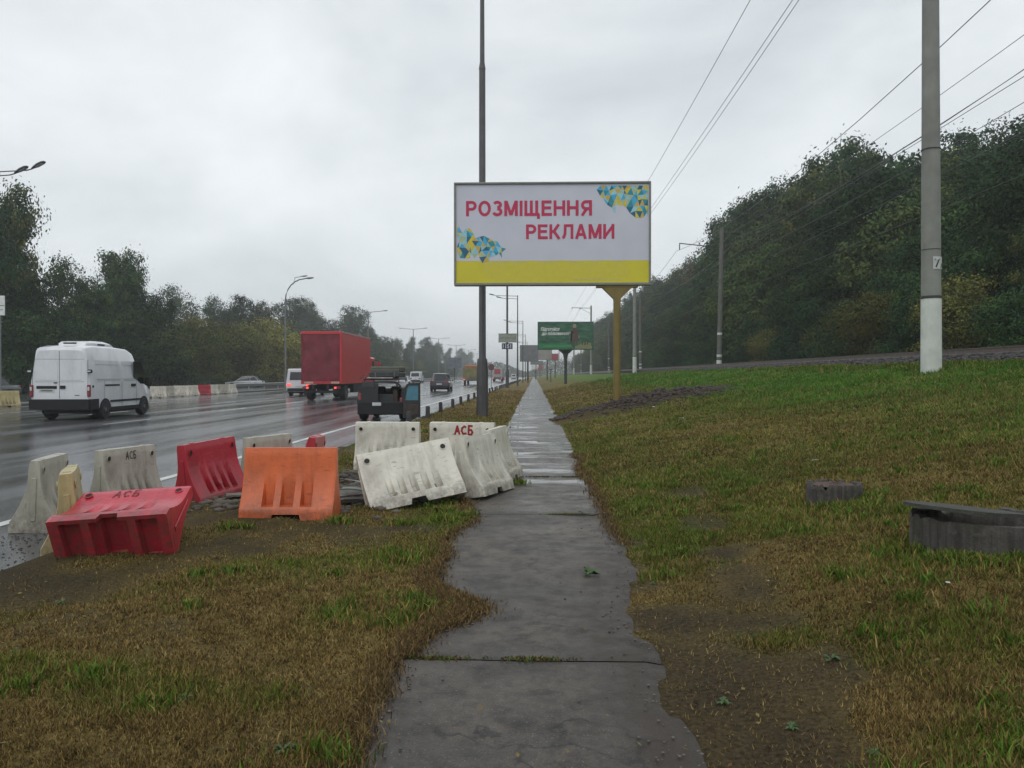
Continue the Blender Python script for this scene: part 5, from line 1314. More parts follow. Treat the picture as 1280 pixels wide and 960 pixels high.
M_conc = mat('pole_concrete', (.245, .25, .225), .75, noise=.16, nscale=2.5, bump=.25, bscale=30, dirt=.35, dirtcol=(.12, .12, .10))
M_conc2 = mat('dark_pole_concrete', (.12, .12, .105), .75, noise=.2, nscale=2.5, bump=.25, bscale=30)
M_limew = mat('limewash_band', (.66, .69, .64), .8, noise=.10, nscale=3, bump=.2, dirt=.4, dirtcol=(.28, .29, .25))
M_arm = mat('dark_arm_steel', (.035, .035, .035), .5)
M_ins = mat('insulator', (.09, .05, .04), .3)
def cat_pole(label, x, y, H, r0, r1, near=True, group=None, lean=0, plate=False):
    z = tz(x, y); t = thing('catenary_pole', label, 'pole', (x, y, z), (0, lean, 0), group); mm = M_conc if near else M_conc2
    wl = 1.66 if near else .75
    f = lambda h: r0 + (r1 - r0) * h / H
    b = MB(); b.tube([(0, 0, -.4), (0, 0, wl)], [f(0) + .004, f(wl) + .004], 20); b.build('limewash_band', M_limew, t, smooth=True)
    b = MB(); b.tube([(0, 0, wl + .0), (0, 0, wl + .06)], f(wl) + .012, 20); b.build('band_edge', M_arm, t, smooth=True)
    b = MB(); b.tube([(0, 0, wl + .06), (0, 0, H * .5), (0, 0, H)], [f(wl), f(H * .5), f(H)], 20); b.build('shaft', mm, t, smooth=True)
    if not near:
        for h in (1.0, 2.7):
            b = MB(); b.tube([(0, 0, h), (0, 0, h + .18)], f(h) + .006, 16); b.build('pale_band', M_limew, t, smooth=True)
    if near:
        b = MB(); b.tube([(0, 0, H - .45), (-3.45, 0, H - .35)], .045, 8); b.build('cross_arm', M_arm, t)
        b = MB(); b.tube([(0, 0, H - 1.5), (-1.9, 0, H - .42)], .03, 6); b.build('strut', M_arm, t)
        for xx in (-3.35, -2.05, -1.9):
            b = MB(); b.lathe([(.02, -.28), (.06, -.22), (.03, -.18), (.06, -.14), (.03, -.1), (.06, -.06), (.02, 0)], 10, (xx, 0, H - .36)); b.build('insulator', M_ins, t)
    else:
        b = MB(); b.tube([(0, 0, H - 1.55), (-3.25, 0, H - 1.25)], .04, 6); b.build('cantilever', M_arm, t)
        b = MB(); b.lathe([(.02, -.5), (.05, -.4), (.03, -.33), (.05, -.26), (.03, -.2), (.05, -.12), (.02, 0)], 8, (-3.22, 0, H - 1.27)); b.build('insulator', M_ins, t)
        b = MB(); b.tube([(0, 0, H - .4), (1.7, 0, H - .35)], .04, 6); b.tube([(0, 0, H - 1.4), (.75, 0, H - .4)], .03, 6); b.build('bracket', M_arm, t)
        b = MB(); b.tube([(0, 0, H - 4.6), (-4.1, 0, H - 4.5)], .022, 6); b.build('steady_arm', M_arm, t)
    if plate:
        c = P(1160.5, 330, y); zz = c.z - z
        b = MB(); w_ = .125; rr_ = f(zz) + .012
        rows = [[(rr_ * math.sin(a) , -rr_ * math.cos(a), zz + dz) for dz in (-.14, .14)] for a in np.linspace(-.28, 1.15, 8)]
        b.grid(rows); b.build('number_plate', mat('enamel_white', (.50, .52, .50), .35), t)
        for s, h_, a0, hz in (('7', .19, -.12, -.095), ('А', .10, .56, -.11)):
            me = text_mesh('numeral', s, h_ / .727, .006, mats=M_ink)
            n_ = len(me.vertices); co_ = np.zeros(n_ * 3); me.vertices.foreach_get('co', co_); co_ = co_.reshape(-1, 3)
            aa = a0 + co_[:, 0] / rr_; r2 = rr_ + .004
            co_ = np.stack([r2 * np.sin(aa), -r2 * np.cos(aa), zz + hz + co_[:, 2]], 1); me.vertices.foreach_set('co', co_.astype(np.float32).ravel()); me.update()
            link('numeral', me, t)
        for k in range(2):
            b = MB(); b.tube([(0, 0, 2.75 + k * 2.25), (0, 0, 2.765 + k * 2.25)], f(3) + .008, 20); b.build('strap', M_arm, t)
    return t
p0 = T(1165, 465.5); 
cat_pole('thick concrete pole with a limewashed foot and the number plate 7А', 8.95, 17.6, 12.1, .215, .155, True, lean=R(-.45), plate=True)
YN = [77, 136, 195, 254, 313]
for i, y in enumerate(YN):
    cat_pole(['concrete pole with limewashed foot right beside the big billboard post', 'concrete pole with limewashed foot beside the green billboard', 'pale-footed pole under the shadow side of the green billboard'][i] if i < 3 else 'tiny pale-footed pole far along the embankment', 10.0, y, 12.1, .20, .14, True, None if i < 3 else 'far poles along the embankment')
YF = [16, 60, 104, 148, 192, 236, 280]
for i, y in enumerate(YF):
    if i == 0: continue
    cat_pole(['', 'dark pole between the tracks with bracket arms before the wooded hill', 'dark pole between the tracks just past the one with bracket arms', 'slim dark pole beside the green billboard edge'][i] if i < 4 else 'tiny dark pole far between the tracks', 14.3, y, 11.0, .19, .15, False, None if i < 4 else 'far dark poles between the tracks', lean=R(1.0 if i == 1 else -.3))
cat_pole('dark pole between the tracks outside the frame carrying the wires', 14.3, 12, 11.0, .19, .15, False)
M_wire = mat('wire', (.10, .10, .105), .5)
def wire(label, pts_z, r, group=None, name='overhead_wire', cat='wire'):
    b = MB(); b.tube(pts_z, r, 5); o = b.build(name, M_wire); return tag(o, label, cat, group)
def spans(x, z_end, ylist, sag, n=10, dx=0):
    pts = []
    for a, c in zip(ylist, ylist[1:]):
        for k in range(n):
            t = k / n; pts.append((x + dx * (a + (c - a) * t), a + (c - a) * t, z_end - 4 * sag * t * (1 - t)))
    pts.append((x, ylist[-1], z_end)); return pts
ztp = tz(10, 77) + 12.1 - .62
nl = [-42, 17.6] + YN
wire('single thin wire slanting up from behind the big billboard', spans(6.62, ztp, nl, .35), .011)
wire('first of the paired wires slanting up beside the single one', spans(7.93, ztp, nl, .30), .011)
wire('second of the paired wires slanting up beside the single one', spans(8.08, ztp - .02, nl, .42), .011)
fl = [12, 60, 104, 148, 192, 236, 280]
zf_ = tz(14.3, 60)
mess = spans(11.0, zf_ + 9.2, fl, 1.15)
wire('sagging carrier wire with droppers over the near track', mess, .013)
wire('straight contact wire over the near track', spans(11.0, zf_ + 6.35, fl, .12), .009)
wire('sagging carrier wire over the far track', spans(16.0, zf_ + 10.4, fl, 1.0), .014)
wire('straight contact wire over the far track', spans(16.4, zf_ + 6.4, fl, .1), .011)
wire('upper feeder wire on the bracket side of the dark poles', spans(15.7, zf_ + 10.9, fl, .5), .012)
wire('lower feeder wire on the bracket side of the dark poles', spans(15.3, zf_ + 9.6, fl, .6), .012)
wire('third feeder wire slanting in over the dark poles', spans(15.3, zf_ + 8.5, fl, .5), .012)
wire('lowest feeder wire slanting in over the dark poles', spans(15.5, zf_ + 7.7, fl, .5), .011)
def mz(y):
    for p_, q_ in zip(mess, mess[1:]):
        if p_[1] <= y <= q_[1]: return p_[2] + (q_[2] - p_[2]) * (y - p_[1]) / (q_[1] - p_[1])
for y in (21.6, 28, 34.5, 41):
    b = MB(); b.tube([(11, y, zf_ + 6.3), (11.0, y + .15, (mz(y) + zf_ + 6.3) / 2), (11, y, mz(y))], .007, 5)
    tag(b.build('wire_dropper', M_wire), 'thin dropper hanging from the sagging carrier wire', 'wire', 'droppers under the carrier wire')

# ------------------------------------------------------------------ concrete wells on the slope
M_well = mat('well_concrete', (.062, .054, .050), .85, noise=.4, nscale=7, bump=1.0, bscale=14, dirt=.8, dirtcol=(.055, .06, .04))
M_lid = mat('mossy_lid', (.050, .053, .042), .8, noise=.3, nscale=6, bump=.5, dirt=.4)
M_rust = mat('rusty_cover', (.085, .042, .028), .7, noise=.4, nscale=7, bump=.4)
def ring(t, r, h, th=.08, m=None, zlow=-.35, chips=.02, seed=0):
    b = MB(); n = 96; rows = []; ang = np.linspace(0, 2 * np.pi, n + 1); ca, sa = np.cos(ang), np.sin(ang)
    streak = vnoise(ca * 14 + 50, sa * 14 + 50, 3 + seed) - .5; chip = np.clip(fbm(ca * 5 + 9, sa * 5 + 9, 6 + seed, 3) - .52, 0, 1) * chips * 10
    for i, (rr_, z) in enumerate(((r, zlow), (r * 1.005, -.02), (r, h * .35), (r * .998, h * .7), (r, h - .03), (r - .010, h), (r - th + .01, h - .003), (r - th, h - .02), (r - th, zlow))):
        k = rr_ * (1 + .012 * streak + .006 * (vnoise(ca * 9 + i * 3, sa * 9, 8 + seed) - .5)); zz = z - (chip if i in (4, 5, 6, 7) else 0) + (.004 * (vnoise(ca * 20, sa * 20 + i, 2) - .5) if i in (5, 6) else 0)
        rows.append([(float(k[q] * ca[q]), float(k[q] * sa[q]), float(zz[q] if hasattr(zz, '__len__') else zz)) for q in range(n + 1)])
    b.grid(rows); return b.build('ring', m or M_well, t, smooth=True, angle=50)
M_well, nt, b_ = new_mat('streaked_well_concrete'); L = nt.links.new
tc = N(nt, 'ShaderNodeTexCoord')
c = mixc(rng_(tex('ShaderNodeTexNoise', 30, 5, .6, (1, 1, .06)).outputs['Fac'], .35, .65, 0, 1), (.040, .034, .031), (.100, .088, .078))
c = mixc(rng_(tex('ShaderNodeTexNoise', 6, 7, .7).outputs['Fac'], .48, .66, 0, .8), c, (.040, .042, .024))
c = mixc(rng_(tex('ShaderNodeTexNoise', 17, 7, .7).outputs['Fac'], .55, .70, 0, .7), c, (.135, .125, .115))
L(c, b_.inputs['Base Color']); b_.inputs['Roughness'].default_value = .85
bp = N(nt, 'ShaderNodeBump'); bp.inputs['Distance'].default_value = .012; bp.inputs['Strength'].default_value = .9; L(tex('ShaderNodeTexNoise', 35, 8, .75).outputs['Fac'], bp.inputs['Height']); L(bp.outputs[0], b_.inputs['Normal'])
c = T(1216, 704); cy = c.y + .44
w1 = thing('concrete_well', 'dark streaked concrete well ring with a broken flat lid pushed aside, nearest on the slope', 'well', (c.x + .33, cy, tz(c.x + .3, cy - .4) - .045), 0)
ring(w1, .44, .225)
b = MB(); r_ = random.Random(9); pts = []
for k in range(30):
    a = R(-20 + k * 9.5); rr_ = .355 + r_.uniform(-.008, .008); pts.append((rr_ * math.cos(a), rr_ * math.sin(a), 0))
pts += [(.30 + r_.uniform(-.02, .02), -.20 + .02 * k, 0) for k in range(2)]
b.poly(pts, (0, 0, .022)); b.build('lid', mat('mossy_lid', (.062, .062, .048), .85, noise=.5, nscale=9, bump=1.0, bscale=22, dirt=.6, dirtcol=(.030, .034, .018)), w1, loc=(-.15, -.02, .252), rot=(R(-3), R(6), R(12)))
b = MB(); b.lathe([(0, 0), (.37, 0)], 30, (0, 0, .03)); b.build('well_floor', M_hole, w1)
c = T(1058, 634); cy = c.y + .25
w2 = thing('concrete_well', 'small weathered well ring sunk into the slope with a rusty rim', 'well', (c.x + .03, cy + .1, tz(c.x, cy - .2) - .02), 0)
ring(w2, .24, .185, .05, chips=.03, seed=4)
M_rust = mat('rusty_cover', (.075, .038, .024), .8, noise=.5, nscale=12, bump=1.0, bscale=25, dirt=.7, dirtcol=(.04, .035, .02))
b = MB(); r_ = random.Random(5); nn = 26; rows = []
for q in (0, .35, .7, .95):
    rows.append([(.195 * q * math.cos(6.2832 * k / nn), .195 * q * math.sin(6.2832 * k / nn), .155 + .02 * (1 - q) + r_.uniform(0, .012)) for k in range(nn)]); rows[-1].append(rows[-1][0])
b.grid(rows); b.build('soil_fill', M_rust, w2, smooth=True)

# ------------------------------------------------------------------ small litter, clods
M_clod = mat('dug_earth', (.055, .040, .034), .85, noise=.4, nscale=8, bump=.5)
n = 3200; a_ = rng.normal(0, 1, n); b2 = rng.normal(0, 1, n)
m0 = MOUNDS[0]; c0, s0 = math.cos(m0[4]), math.sin(m0[4])
uu = rng.uniform(-1.0, 1.05, n) * m0[2]; vv = b2 * .55 * m0[3] * 1.1
scatter_stones('earth_clods', m0[0] - .15 + uu * c0 - vv * s0, m0[1] + uu * s0 + vv * c0, rng.uniform(.02, .10, n), M_clod, sink=.15)
n = 2200
xs_ = np.concatenate([rng.normal(-2.9, .5, n // 2), rng.normal(-2.1, .45, n // 2)]); ys_ = np.concatenate([rng.normal(8.9, .4, n // 2), rng.normal(10.2, .7, n // 2)])
scatter_stones('rubble', xs_, ys_, rng.uniform(.01, .07, n) ** 1.0, mat('rubble_stone', (.10, .085, .07), .8, noise=.5, nscale=3, bump=.4), sink=.2)
# grit lying along the wet gutter
n = 700
xs_ = rng.uniform(-5.2, -3.95, n); ys_ = rng.uniform(5.6, 9, n)
V0 = terr
def terr_flat(x, y): return np.full_like(np.asarray(x, float), ROAD_Z)
_t = terr; terr = terr_flat
scatter_stones('road_grit', xs_, ys_, rng.uniform(.004, .016, n), mat('grit', (.05, .045, .04), .7), sink=.2)
terr = _t
M_litter = mat('white_litter', (.55, .55, .52), .5)
for i, (px, py, lab) in enumerate([(816, 510, 'white scrap of litter on the dug earth by the billboard post'), (852, 524, 'white scrap of litter in the grass below the dug earth'), (1018, 578, 'white scrap of litter on the slope above the small well'), (1186, 733, 'white scrap of litter in the grass below the open well'), (995, 578, 'small white scrap beside another above the small well'), (964, 731, 'tiny white scrap at the edge of the muddy track')]):
    p = T(px, py); s = .016 + .010 * (p.y / 8)
    if i == 4: continue
    if i == 3: s *= .5
    b = MB(); r_ = random.Random(i)
    b.add([(r_.uniform(-1, 1) * s + dx * s, r_.uniform(-.5, .5) * s + dy * s, .02 + r_.uniform(0, 1) * s * .7) for dx, dy in ((-1, -1), (0, -1), (1, -1), (-1, 0), (0, 0), (1, 0), (-1, 1), (0, 1), (1, 1))], [(0, 1, 4, 3), (1, 2, 5, 4), (3, 4, 7, 6), (4, 5, 8, 7)])
    tag(b.build('litter', M_litter, None, loc=p), lab, 'litter')
p = G(735, 645, .02)
b = MB(); b.tube([(-.12, .03, .03), (-.05, 0, .045), (.04, -.01, .03), (.12, .03, .04), (.2, .02, .05)], [.005, .009, .009, .007, .004], 6); b.tube([(-.03, 0, .04), (-.09, .07, .06)], .005, 5)
tag(b.build('twig', M_darkwood, None, loc=(p.x, p.y, 0)), 'short forked twig lying at the edge of the path', 'twig')

# ------------------------------------------------------------------ grass and weeds
def blades(name, n, sampler, hfun, m, seed=0, lean=.6, wfun=None, colf=None, parent=None, one=False):
    x, y = sampler(n); n = len(x); z = terr(x, y); z = np.where((x > path_l(y)) & (x < path_r(y)), .018, z)
    g, d, bare = cover(x, y)
    h = hfun(x, y, g, d, bare); w = wfun(x, y)
    ang = rng.uniform(0, 2 * np.pi, n); ln = rng.random(n) ** .55 * lean
    th = rng.uniform(0, 2 * np.pi, n); cx, cy = np.cos(th) * w / 2, np.sin(th) * w / 2
    lx, ly = np.cos(ang) * h * ln, np.sin(ang) * h * ln
    hh = h * np.sqrt(np.clip(1 - ln ** 2 * .8, .08, 1))
    v = np.empty((n, 5, 3))
    v[:, 0] = np.stack([x - cx, y - cy, z - .004], -1); v[:, 1] = np.stack([x + cx, y + cy, z - .004], -1)
    v[:, 2] = np.stack([x + cx * .75 + lx * .42, y + cy * .75 + ly * .42, z + hh * .62], -1); v[:, 3] = np.stack([x - cx * .75 + lx * .42, y - cy * .75 + ly * .42, z + hh * .62], -1)
    v[:, 4] = np.stack([x + lx, y + ly, z + hh], -1)
    if one:
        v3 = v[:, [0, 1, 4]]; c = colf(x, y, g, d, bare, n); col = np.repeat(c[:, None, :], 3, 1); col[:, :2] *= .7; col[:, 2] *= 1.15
        me = np_mesh(name, v3.reshape(-1, 3), np.arange(n * 3).reshape(-1, 3), col.reshape(-1, 3), smooth=False); me.materials.append(m)
        return tag(link(name, me, parent), kind='stuff')
    base = np.arange(n) * 5
    tris = np.concatenate([np.stack([base, base + 1, base + 2], 1), np.stack([base, base + 2, base + 3], 1), np.stack([base + 3, base + 2, base + 4], 1)])
    c = colf(x, y, g, d, bare, n)
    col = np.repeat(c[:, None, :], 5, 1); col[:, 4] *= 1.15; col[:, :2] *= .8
    me = np_mesh(name, v.reshape(-1, 3), tris, col.reshape(-1, 3), smooth=False); me.materials.append(m)
    return tag(link(name, me, parent), kind='stuff')
M_blade = attr_mat('grass_blade', .65, 3, .15, 0, spec=.15)
def sampler(n):
    d = 2.2 * (75 / 2.2) ** (rng.random(int(n)) ** 1.25)           # as many per doubling of distance
    d = d * np.where(rng.random(len(d)) < .3, 1, .9)
    u = rng.uniform(-.76, .70, len(d)) 
    x = d * u; y = d
    pl, prr = path_l(y), path_r(y)
    ok = ((x < pl) | (x > prr)) & (x > ROAD_R + .12) & (x < 9.9)
    x, y = x[ok], y[ok]
    g, dd, bare = cover(x, y)
    den = np.clip(.35 + g * .9 + dd * .85 - .95 * bare, .05, 1)
    tuft = fbm(x * 9, y * 9, 91, 2)
    keep = rng.random(len(x)) < den * np.clip((tuft - .25) * 3, .35, 1)
    return x[keep], y[keep]
def colf(x, y, g, d, bare, n):
    r_ = rng.random(n); pg = g ** 1.3 / (g ** 1.3 + (d + .25) ** 1.3 * .95 + 1e-3)
    local = fbm(x * 2.5, y * 2.5, 95, 3)
    isg = (r_ * .8 + (1 - local) * .25) < pg
    lush = sstep(4.0, 6.5, x)[:, None]
    gr = (np.array([.115, .165, .018]) * (1 - lush) + np.array([.090, .200, .022]) * lush)[:, :] * rng.uniform(.45, 1.25, (n, 1)) + rng.uniform(-.01, .015, (n, 1)) * np.array([1.2, .6, .2])
    dr = np.where((rng.random(n) < .62)[:, None], np.array([.33, .235, .080]), np.array([.130, .084, .036])) * rng.uniform(.4, 1.15, (n, 1))
    tone = (.62 + .76 * fbm(x * .8 + 3, y * .8, 97, 4))[:, None]
    return np.clip(np.where(isg[:, None], gr, dr) * tone, .004, 1)
def hf(x, y, g, d, b): return (.011 + .028 * np.clip(g, 0, 1.2) * rng.random(len(x)) ** 1.5 + .016 * rng.random(len(x)) ** 2) * (1 + .04 * y) * (1 + .35 * sstep(4, 7, x))
def wf(x, y): return .0030 + .00115 * y
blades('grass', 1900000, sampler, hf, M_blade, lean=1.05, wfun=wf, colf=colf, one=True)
# longer clumps: edges of things, path edge, crest of the slope
cl = []
for i in range(420):
    d = 2.4 * (22 / 2.4) ** rng.random(); x = d * rng.uniform(-.75, .68)
    if path_l(d) - .02 < x < path_r(d) + .02 or x < ROAD_R + .2 or x > 9.2: continue
    g_, dd_, b_ = cover(np.array([x]), np.array([d]))
    if rng.random() < .25 + .6 * g_[0] - .5 * b_[0]: cl.append((x, d, .05 + .06 * rng.random()))
for (px, py) in [(545, 640), (556, 650), (575, 646), (550, 630), (640, 610), (1150, 692), (1165, 700), (1185, 704), (1205, 706), (1230, 706), (1250, 704), (1270, 700), (1135, 680), (1030, 634), (1045, 637), (1060, 638), (1078, 634), (1020, 628), (1085, 625), (290, 660), (425, 652)]:
    p = T(px, py); cl.append((p.x, p.y, .09)); cl.append((p.x + .1, p.y, .07))
for i in range(90):
    y = rng.uniform(9, 34); cl.append((rng.uniform(9.3, 9.9), y, .12))
for yj in joints[2:12]:
    for i in range(4 if yj < 12 else 0): cl.append((rng.uniform(-.55, .6), yj, .012 if yj > 5 else .014))
cl = np.array(cl)
def clump_sampler(n):
    k = rng.integers(0, len(cl), n); r_ = cl[k, 2] * np.abs(rng.normal(0, 1, n)); a = rng.uniform(0, 6.28, n)
    global _ck; _ck = cl[k, 2]
    on_path = (np.abs(cl[k, 0]) < .72) & (cl[k, 2] < .03)
    return np.where(on_path, cl[k, 0] + rng.normal(0, .09, n), cl[k, 0] + r_ * np.cos(a)), np.where(on_path, cl[k, 1] + rng.normal(0, .014, n), cl[k, 1] + r_ * np.sin(a))
def hf2(x, y, g, d, b): return np.where(_ck < .03, .015 * rng.random(len(x)), .028 + .55 * _ck * rng.random(len(x))) * (1 + .02 * y)
def colf2(x, y, g, d, b, n):
    c = np.where((rng.random(n) < .75)[:, None], np.array([.085, .150, .018]), np.array([.24, .17, .055])) * rng.uniform(.5, 1.5, (n, 1)); c = np.where((_ck < .03)[:, None] & (rng.random(n) < .6)[:, None], np.array([.10, .08, .03]), c); return c
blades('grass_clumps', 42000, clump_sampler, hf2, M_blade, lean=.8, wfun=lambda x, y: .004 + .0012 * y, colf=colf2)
# straw and needles swept on to the path edge
def litter_sampler(n):
    y = rng.normal(4.75, .36, n); x = path_l(y) + np.abs(rng.normal(0, .12, n)) * np.exp(-((y - 4.7) / .45) ** 2) - rng.random(n) * .12
    y2 = rng.uniform(2.4, 14, n // 2); side = rng.random(n // 2) < .5
    x2 = np.where(side | (y2 < 6.5), path_l(y2) + rng.normal(0, .05, n // 2), path_r(y2) + rng.normal(0, .06, n // 2))
    return np.concatenate([x, x2]), np.concatenate([y, y2])
def hf3(x, y, g, d, b): return rng.uniform(.012, .05, len(x))
blades('fallen_straw', 42000, litter_sampler, hf3, M_blade, lean=1.09, wfun=lambda x, y: .0028 + .0006 * y, colf=lambda x, y, g, d, b, n: np.where((rng.random(n) < .5)[:, None], np.array([.23, .155, .06]), np.array([.10, .065, .03])) * rng.uniform(.5, 1.3, (n, 1)))
n = 900
d_ = 2.4 * (16 / 2.4) ** rng.random(n); x_ = d_ * rng.uniform(-.72, .66, n); x_ = np.where(x_ < ROAD_R, -x_ * .3, x_)
z_ = terr(x_, d_); z_ = np.where((x_ > path_l(d_)) & (x_ < path_r(d_)), .026, z_ + .012)
keep_ = ~((x_ > path_l(d_)) & (x_ < path_r(d_))) | (rng.random(n) < .35); x_, d_, z_ = x_[keep_], d_[keep_], z_[keep_]; n = len(x_)
nrm = rng.normal(0, .35, (n, 3)); nrm[:, 2] = 1; nrm /= np.linalg.norm(nrm, axis=1)[:, None]; t_ = np.cross(nrm, rng.normal(0, 1, (n, 3))); t_ /= np.linalg.norm(t_, axis=1)[:, None]; bt_ = np.cross(nrm, t_); s_ = rng.uniform(.006, .017, n)[:, None]; pos = np.stack([x_, d_, z_ + .006], 1)
v_ = np.stack([pos - t_ * s_, pos - bt_ * s_ * .6, pos + t_ * s_, pos + bt_ * s_ * .6], 1)
pal_ = np.array([(.16, .11, .03), (.12, .065, .025), (.20, .15, .05), (.08, .045, .025)])[rng.integers(0, 4, n)]
me = np_mesh('fallen_leaves', v_.reshape(-1, 3), (np.arange(n) * 4)[:, None] + np.arange(4)[None], np.repeat(pal_[:, None], 4, 1).reshape(-1, 3), smooth=False); me.materials.append(M_blade)
tag(link('fallen_leaves', me), kind='stuff')
n = 500
yy_p = 2.6 * (10 / 2.6) ** rng.random(n); side_ = rng.random(n) < .5; xx_p = np.where(side_, path_l(yy_p) + np.abs(rng.normal(0, .10, n)), path_r(yy_p) - np.abs(rng.normal(0, .14, n)))
_t = terr
def terr(x, y): return np.full_like(np.asarray(x, float), .018)
scatter_stones('path_pebbles', xx_p, yy_p, rng.uniform(.003, .010, n), mat('pebble', (.12, .105, .09), .7, noise=.5), sink=.2)
terr = _t
# broad-leaved weeds
def weed(p, r, n, seed):
    b = MB(); r_ = random.Random(seed)
    for i in range(n):
        a = r_.uniform(0, 6.28); l = r * r_.uniform(.6, 1.1); w = l * .22; h = l * r_.uniform(.2, .7)
        d = Vector((math.cos(a), math.sin(a), 0)); q = Vector((-d.y, d.x, 0)) * w
        b.add([(0, 0, .01), d * l * .5 - q + Vector((0, 0, h)), d * l + Vector((0, 0, h * .6)), d * l * .5 + q + Vector((0, 0, h))], [(0, 1, 2, 3)])
    return b
M_weed = mat('weed_leaf', (.055, .105, .028), .5, noise=.3, nscale=8)
p = G(738, 720, .01)
tag(weed((0, 0, 0), .075, 26, 2).build('weed', M_weed, None, loc=(p.x, p.y, .015)), 'small green weed sprouting from the middle of the path', 'weed')
for i in range(15):
    d = 2.5 * (9 / 2.5) ** rng.random(); x = d * rng.uniform(-.7, .66)
    if path_l(d) - .05 < x < path_r(d) + .05 or x < -3.4: continue
    tag(weed((0, 0, 0), rng.uniform(.025, .05), 14, i).build('weed', M_weed, None, loc=(x, d, tz(x, d))), 'low broad-leaved weed scattered in the short grass', 'weed', 'broad-leaved weeds in the grass')

# ------------------------------------------------------------------ trees
M_bark = mat('bark', (.055, .045, .036), .85, noise=.3, nscale=6, bump=.5)
M_leaf = attr_mat('leaves', .7, 1.2, .25, 0, spec=.08, rand=1.1)
def crown_mesh(name, seed, lobes, nclump, per, leaf, pal, sig=.42, up=.25):
    r = np.random.default_rng(seed)
    lob = np.array(lobes, float); vol = (lob[:, 3] * lob[:, 4] * lob[:, 5]) ** .67
    k = r.choice(len(lob), nclump, p=vol / vol.sum())
    d = r.normal(0, 1, (nclump, 3)); d /= np.linalg.norm(d, axis=1)[:, None]
    rad = .35 + .68 * r.random(nclump) ** .45
    cc = lob[k, :3] + d * lob[k, 3:6] * rad[:, None]
    cs = sig * r.uniform(.6, 1.5, nclump)
    ccol = np.array(pal)[r.integers(0, len(pal), nclump)] * r.uniform(.7, 1.3, (nclump, 1))
    idx = np.repeat(np.arange(nclump), per); n = len(idx)
    off = r.normal(0, 1, (n, 3)) * cs[idx][:, None] * np.array([1, 1, .7]); pos = cc[idx] + off
    nrm = r.normal(0, .55, (n, 3)) + np.array([0, 0, .35]) + off / (cs[idx][:, None]) * .8 + d[idx] * .5; nrm /= np.linalg.norm(nrm, axis=1)[:, None]
    t = np.cross(nrm, r.normal(0, 1, (n, 3))); t /= np.linalg.norm(t, axis=1)[:, None]; bt = np.cross(nrm, t)
    s = leaf * r.uniform(.6, 1.4, n)[:, None]
    v = np.stack([pos - t * s, pos - bt * s * .55 + t * s * .1, pos + t * s, pos + bt * s * .55], 1)
    f = (np.arange(n) * 4)[:, None] + np.arange(4)[None]
    col = np.repeat((ccol[idx] * r.uniform(.75, 1.25, (n, 1)))[:, None], 4, 1)
    me = np_mesh(name, v.reshape(-1, 3), f, col.reshape(-1, 3), smooth=False); me.materials.append(M_leaf); return me
def trunk_mesh(name, seed, lobes, H, r0):
    b = MB(); r_ = random.Random(seed); pts = [Vector((0, 0, -.5))]; n = 6
    for i in range(1, n + 1): pts.append(Vector((r_.uniform(-.12, .12) * i * .5, r_.uniform(-.12, .12) * i * .5, H * .85 * i / n)))
    b.tube(pts, [r0 * (1.15 if i == 0 else (1 - .85 * i / n)) for i in range(n + 1)], 8)
    for l in lobes:
        k = min(n - 1, max(1, int(l[2] / H * n * .55))); a = pts[k]; c = Vector(l[:3]); m_ = (a + c) / 2 + Vector((0, 0, -.3))
        b.tube([a, m_, c], [r0 * .4, r0 * .25, r0 * .08], 6)
    return b.mesh(name, M_bark, smooth=True)
DK = [(.026, .060, .018), (.018, .042, .016), (.042, .080, .020), (.022, .052, .022)]
OL = [(.100, .110, .026), (.075, .092, .024), (.120, .115, .028)]
BR = [(.085, .062, .030), (.100, .065, .028), (.060, .064, .028)]
YG = [(.150, .160, .030), (.110, .135, .028), (.180, .160, .035)]
rr = random.Random(12)
def lobes_round(H, Rr, n, low=.25, seed=0, irregular=.3):
    r_ = random.Random(seed); out = []
    for i in range(n):
        h = low + (1 - low) * (i + .5) / n; wd = math.sin(math.pi * min(.98, (h - low * .6) / (1 - low * .6))) ** .6
        a = r_.uniform(0, 6.28) + i * 2.4; d = Rr * .55 * wd * r_.uniform(.5, 1.1); s = Rr * (.42 + .2 * r_.random()) * (.6 + .5 * wd)
        out.append((d * math.cos(a), d * math.sin(a), H * h * .93, s, s, s * r_.uniform(.7, 1.0)))
    return out
TM = []
def tree_proto(key, H, Rr, nl, low, pal, ncl, per, leaf, seed, sig=.42, bush=False):
    lb = lobes_round(H, Rr, nl, low, seed)
    TM.append(dict(key=key, crown=crown_mesh('crown', seed, lb, ncl, per, leaf, pal, sig), trunk=trunk_mesh('trunk', seed, lb, H, .22 if not bush else .08), H=H))
    return len(TM) - 1
A0 = tree_proto('broad', 14, 5.2, 11, .22, DK, 640, 46, .135, 1)
A1 = tree_proto('broad2', 14, 4.6, 10, .16, DK + OL[:1], 640, 46, .135, 2)
A2 = tree_proto('tall', 16, 3.2, 11, .12, DK, 540, 46, .135, 3)
A3 = tree_proto('olive', 12, 4.8, 9, .12, [(.052, .080, .022), (.042, .070, .020), (.066, .084, .024)], 560, 46, .135, 4)
A4 = tree_proto('brown', 12, 4.6, 9, .14, BR, 560, 46, .135, 5)
A5 = tree_proto('open', 14, 4.4, 8, .30, DK, 260, 40, .14, 6, .5)
B0 = tree_proto('bush', 5, 3.0, 6, .10, OL, 260, 62, .075, 7, .34, True)
B1 = tree_proto('bush2', 5, 3.2, 6, .08, YG, 260, 62, .075, 8, .34, True)
B2 = tree_proto('bush3', 5, 3.2, 6, .08, DK, 260, 62, .08, 9, .36, True)
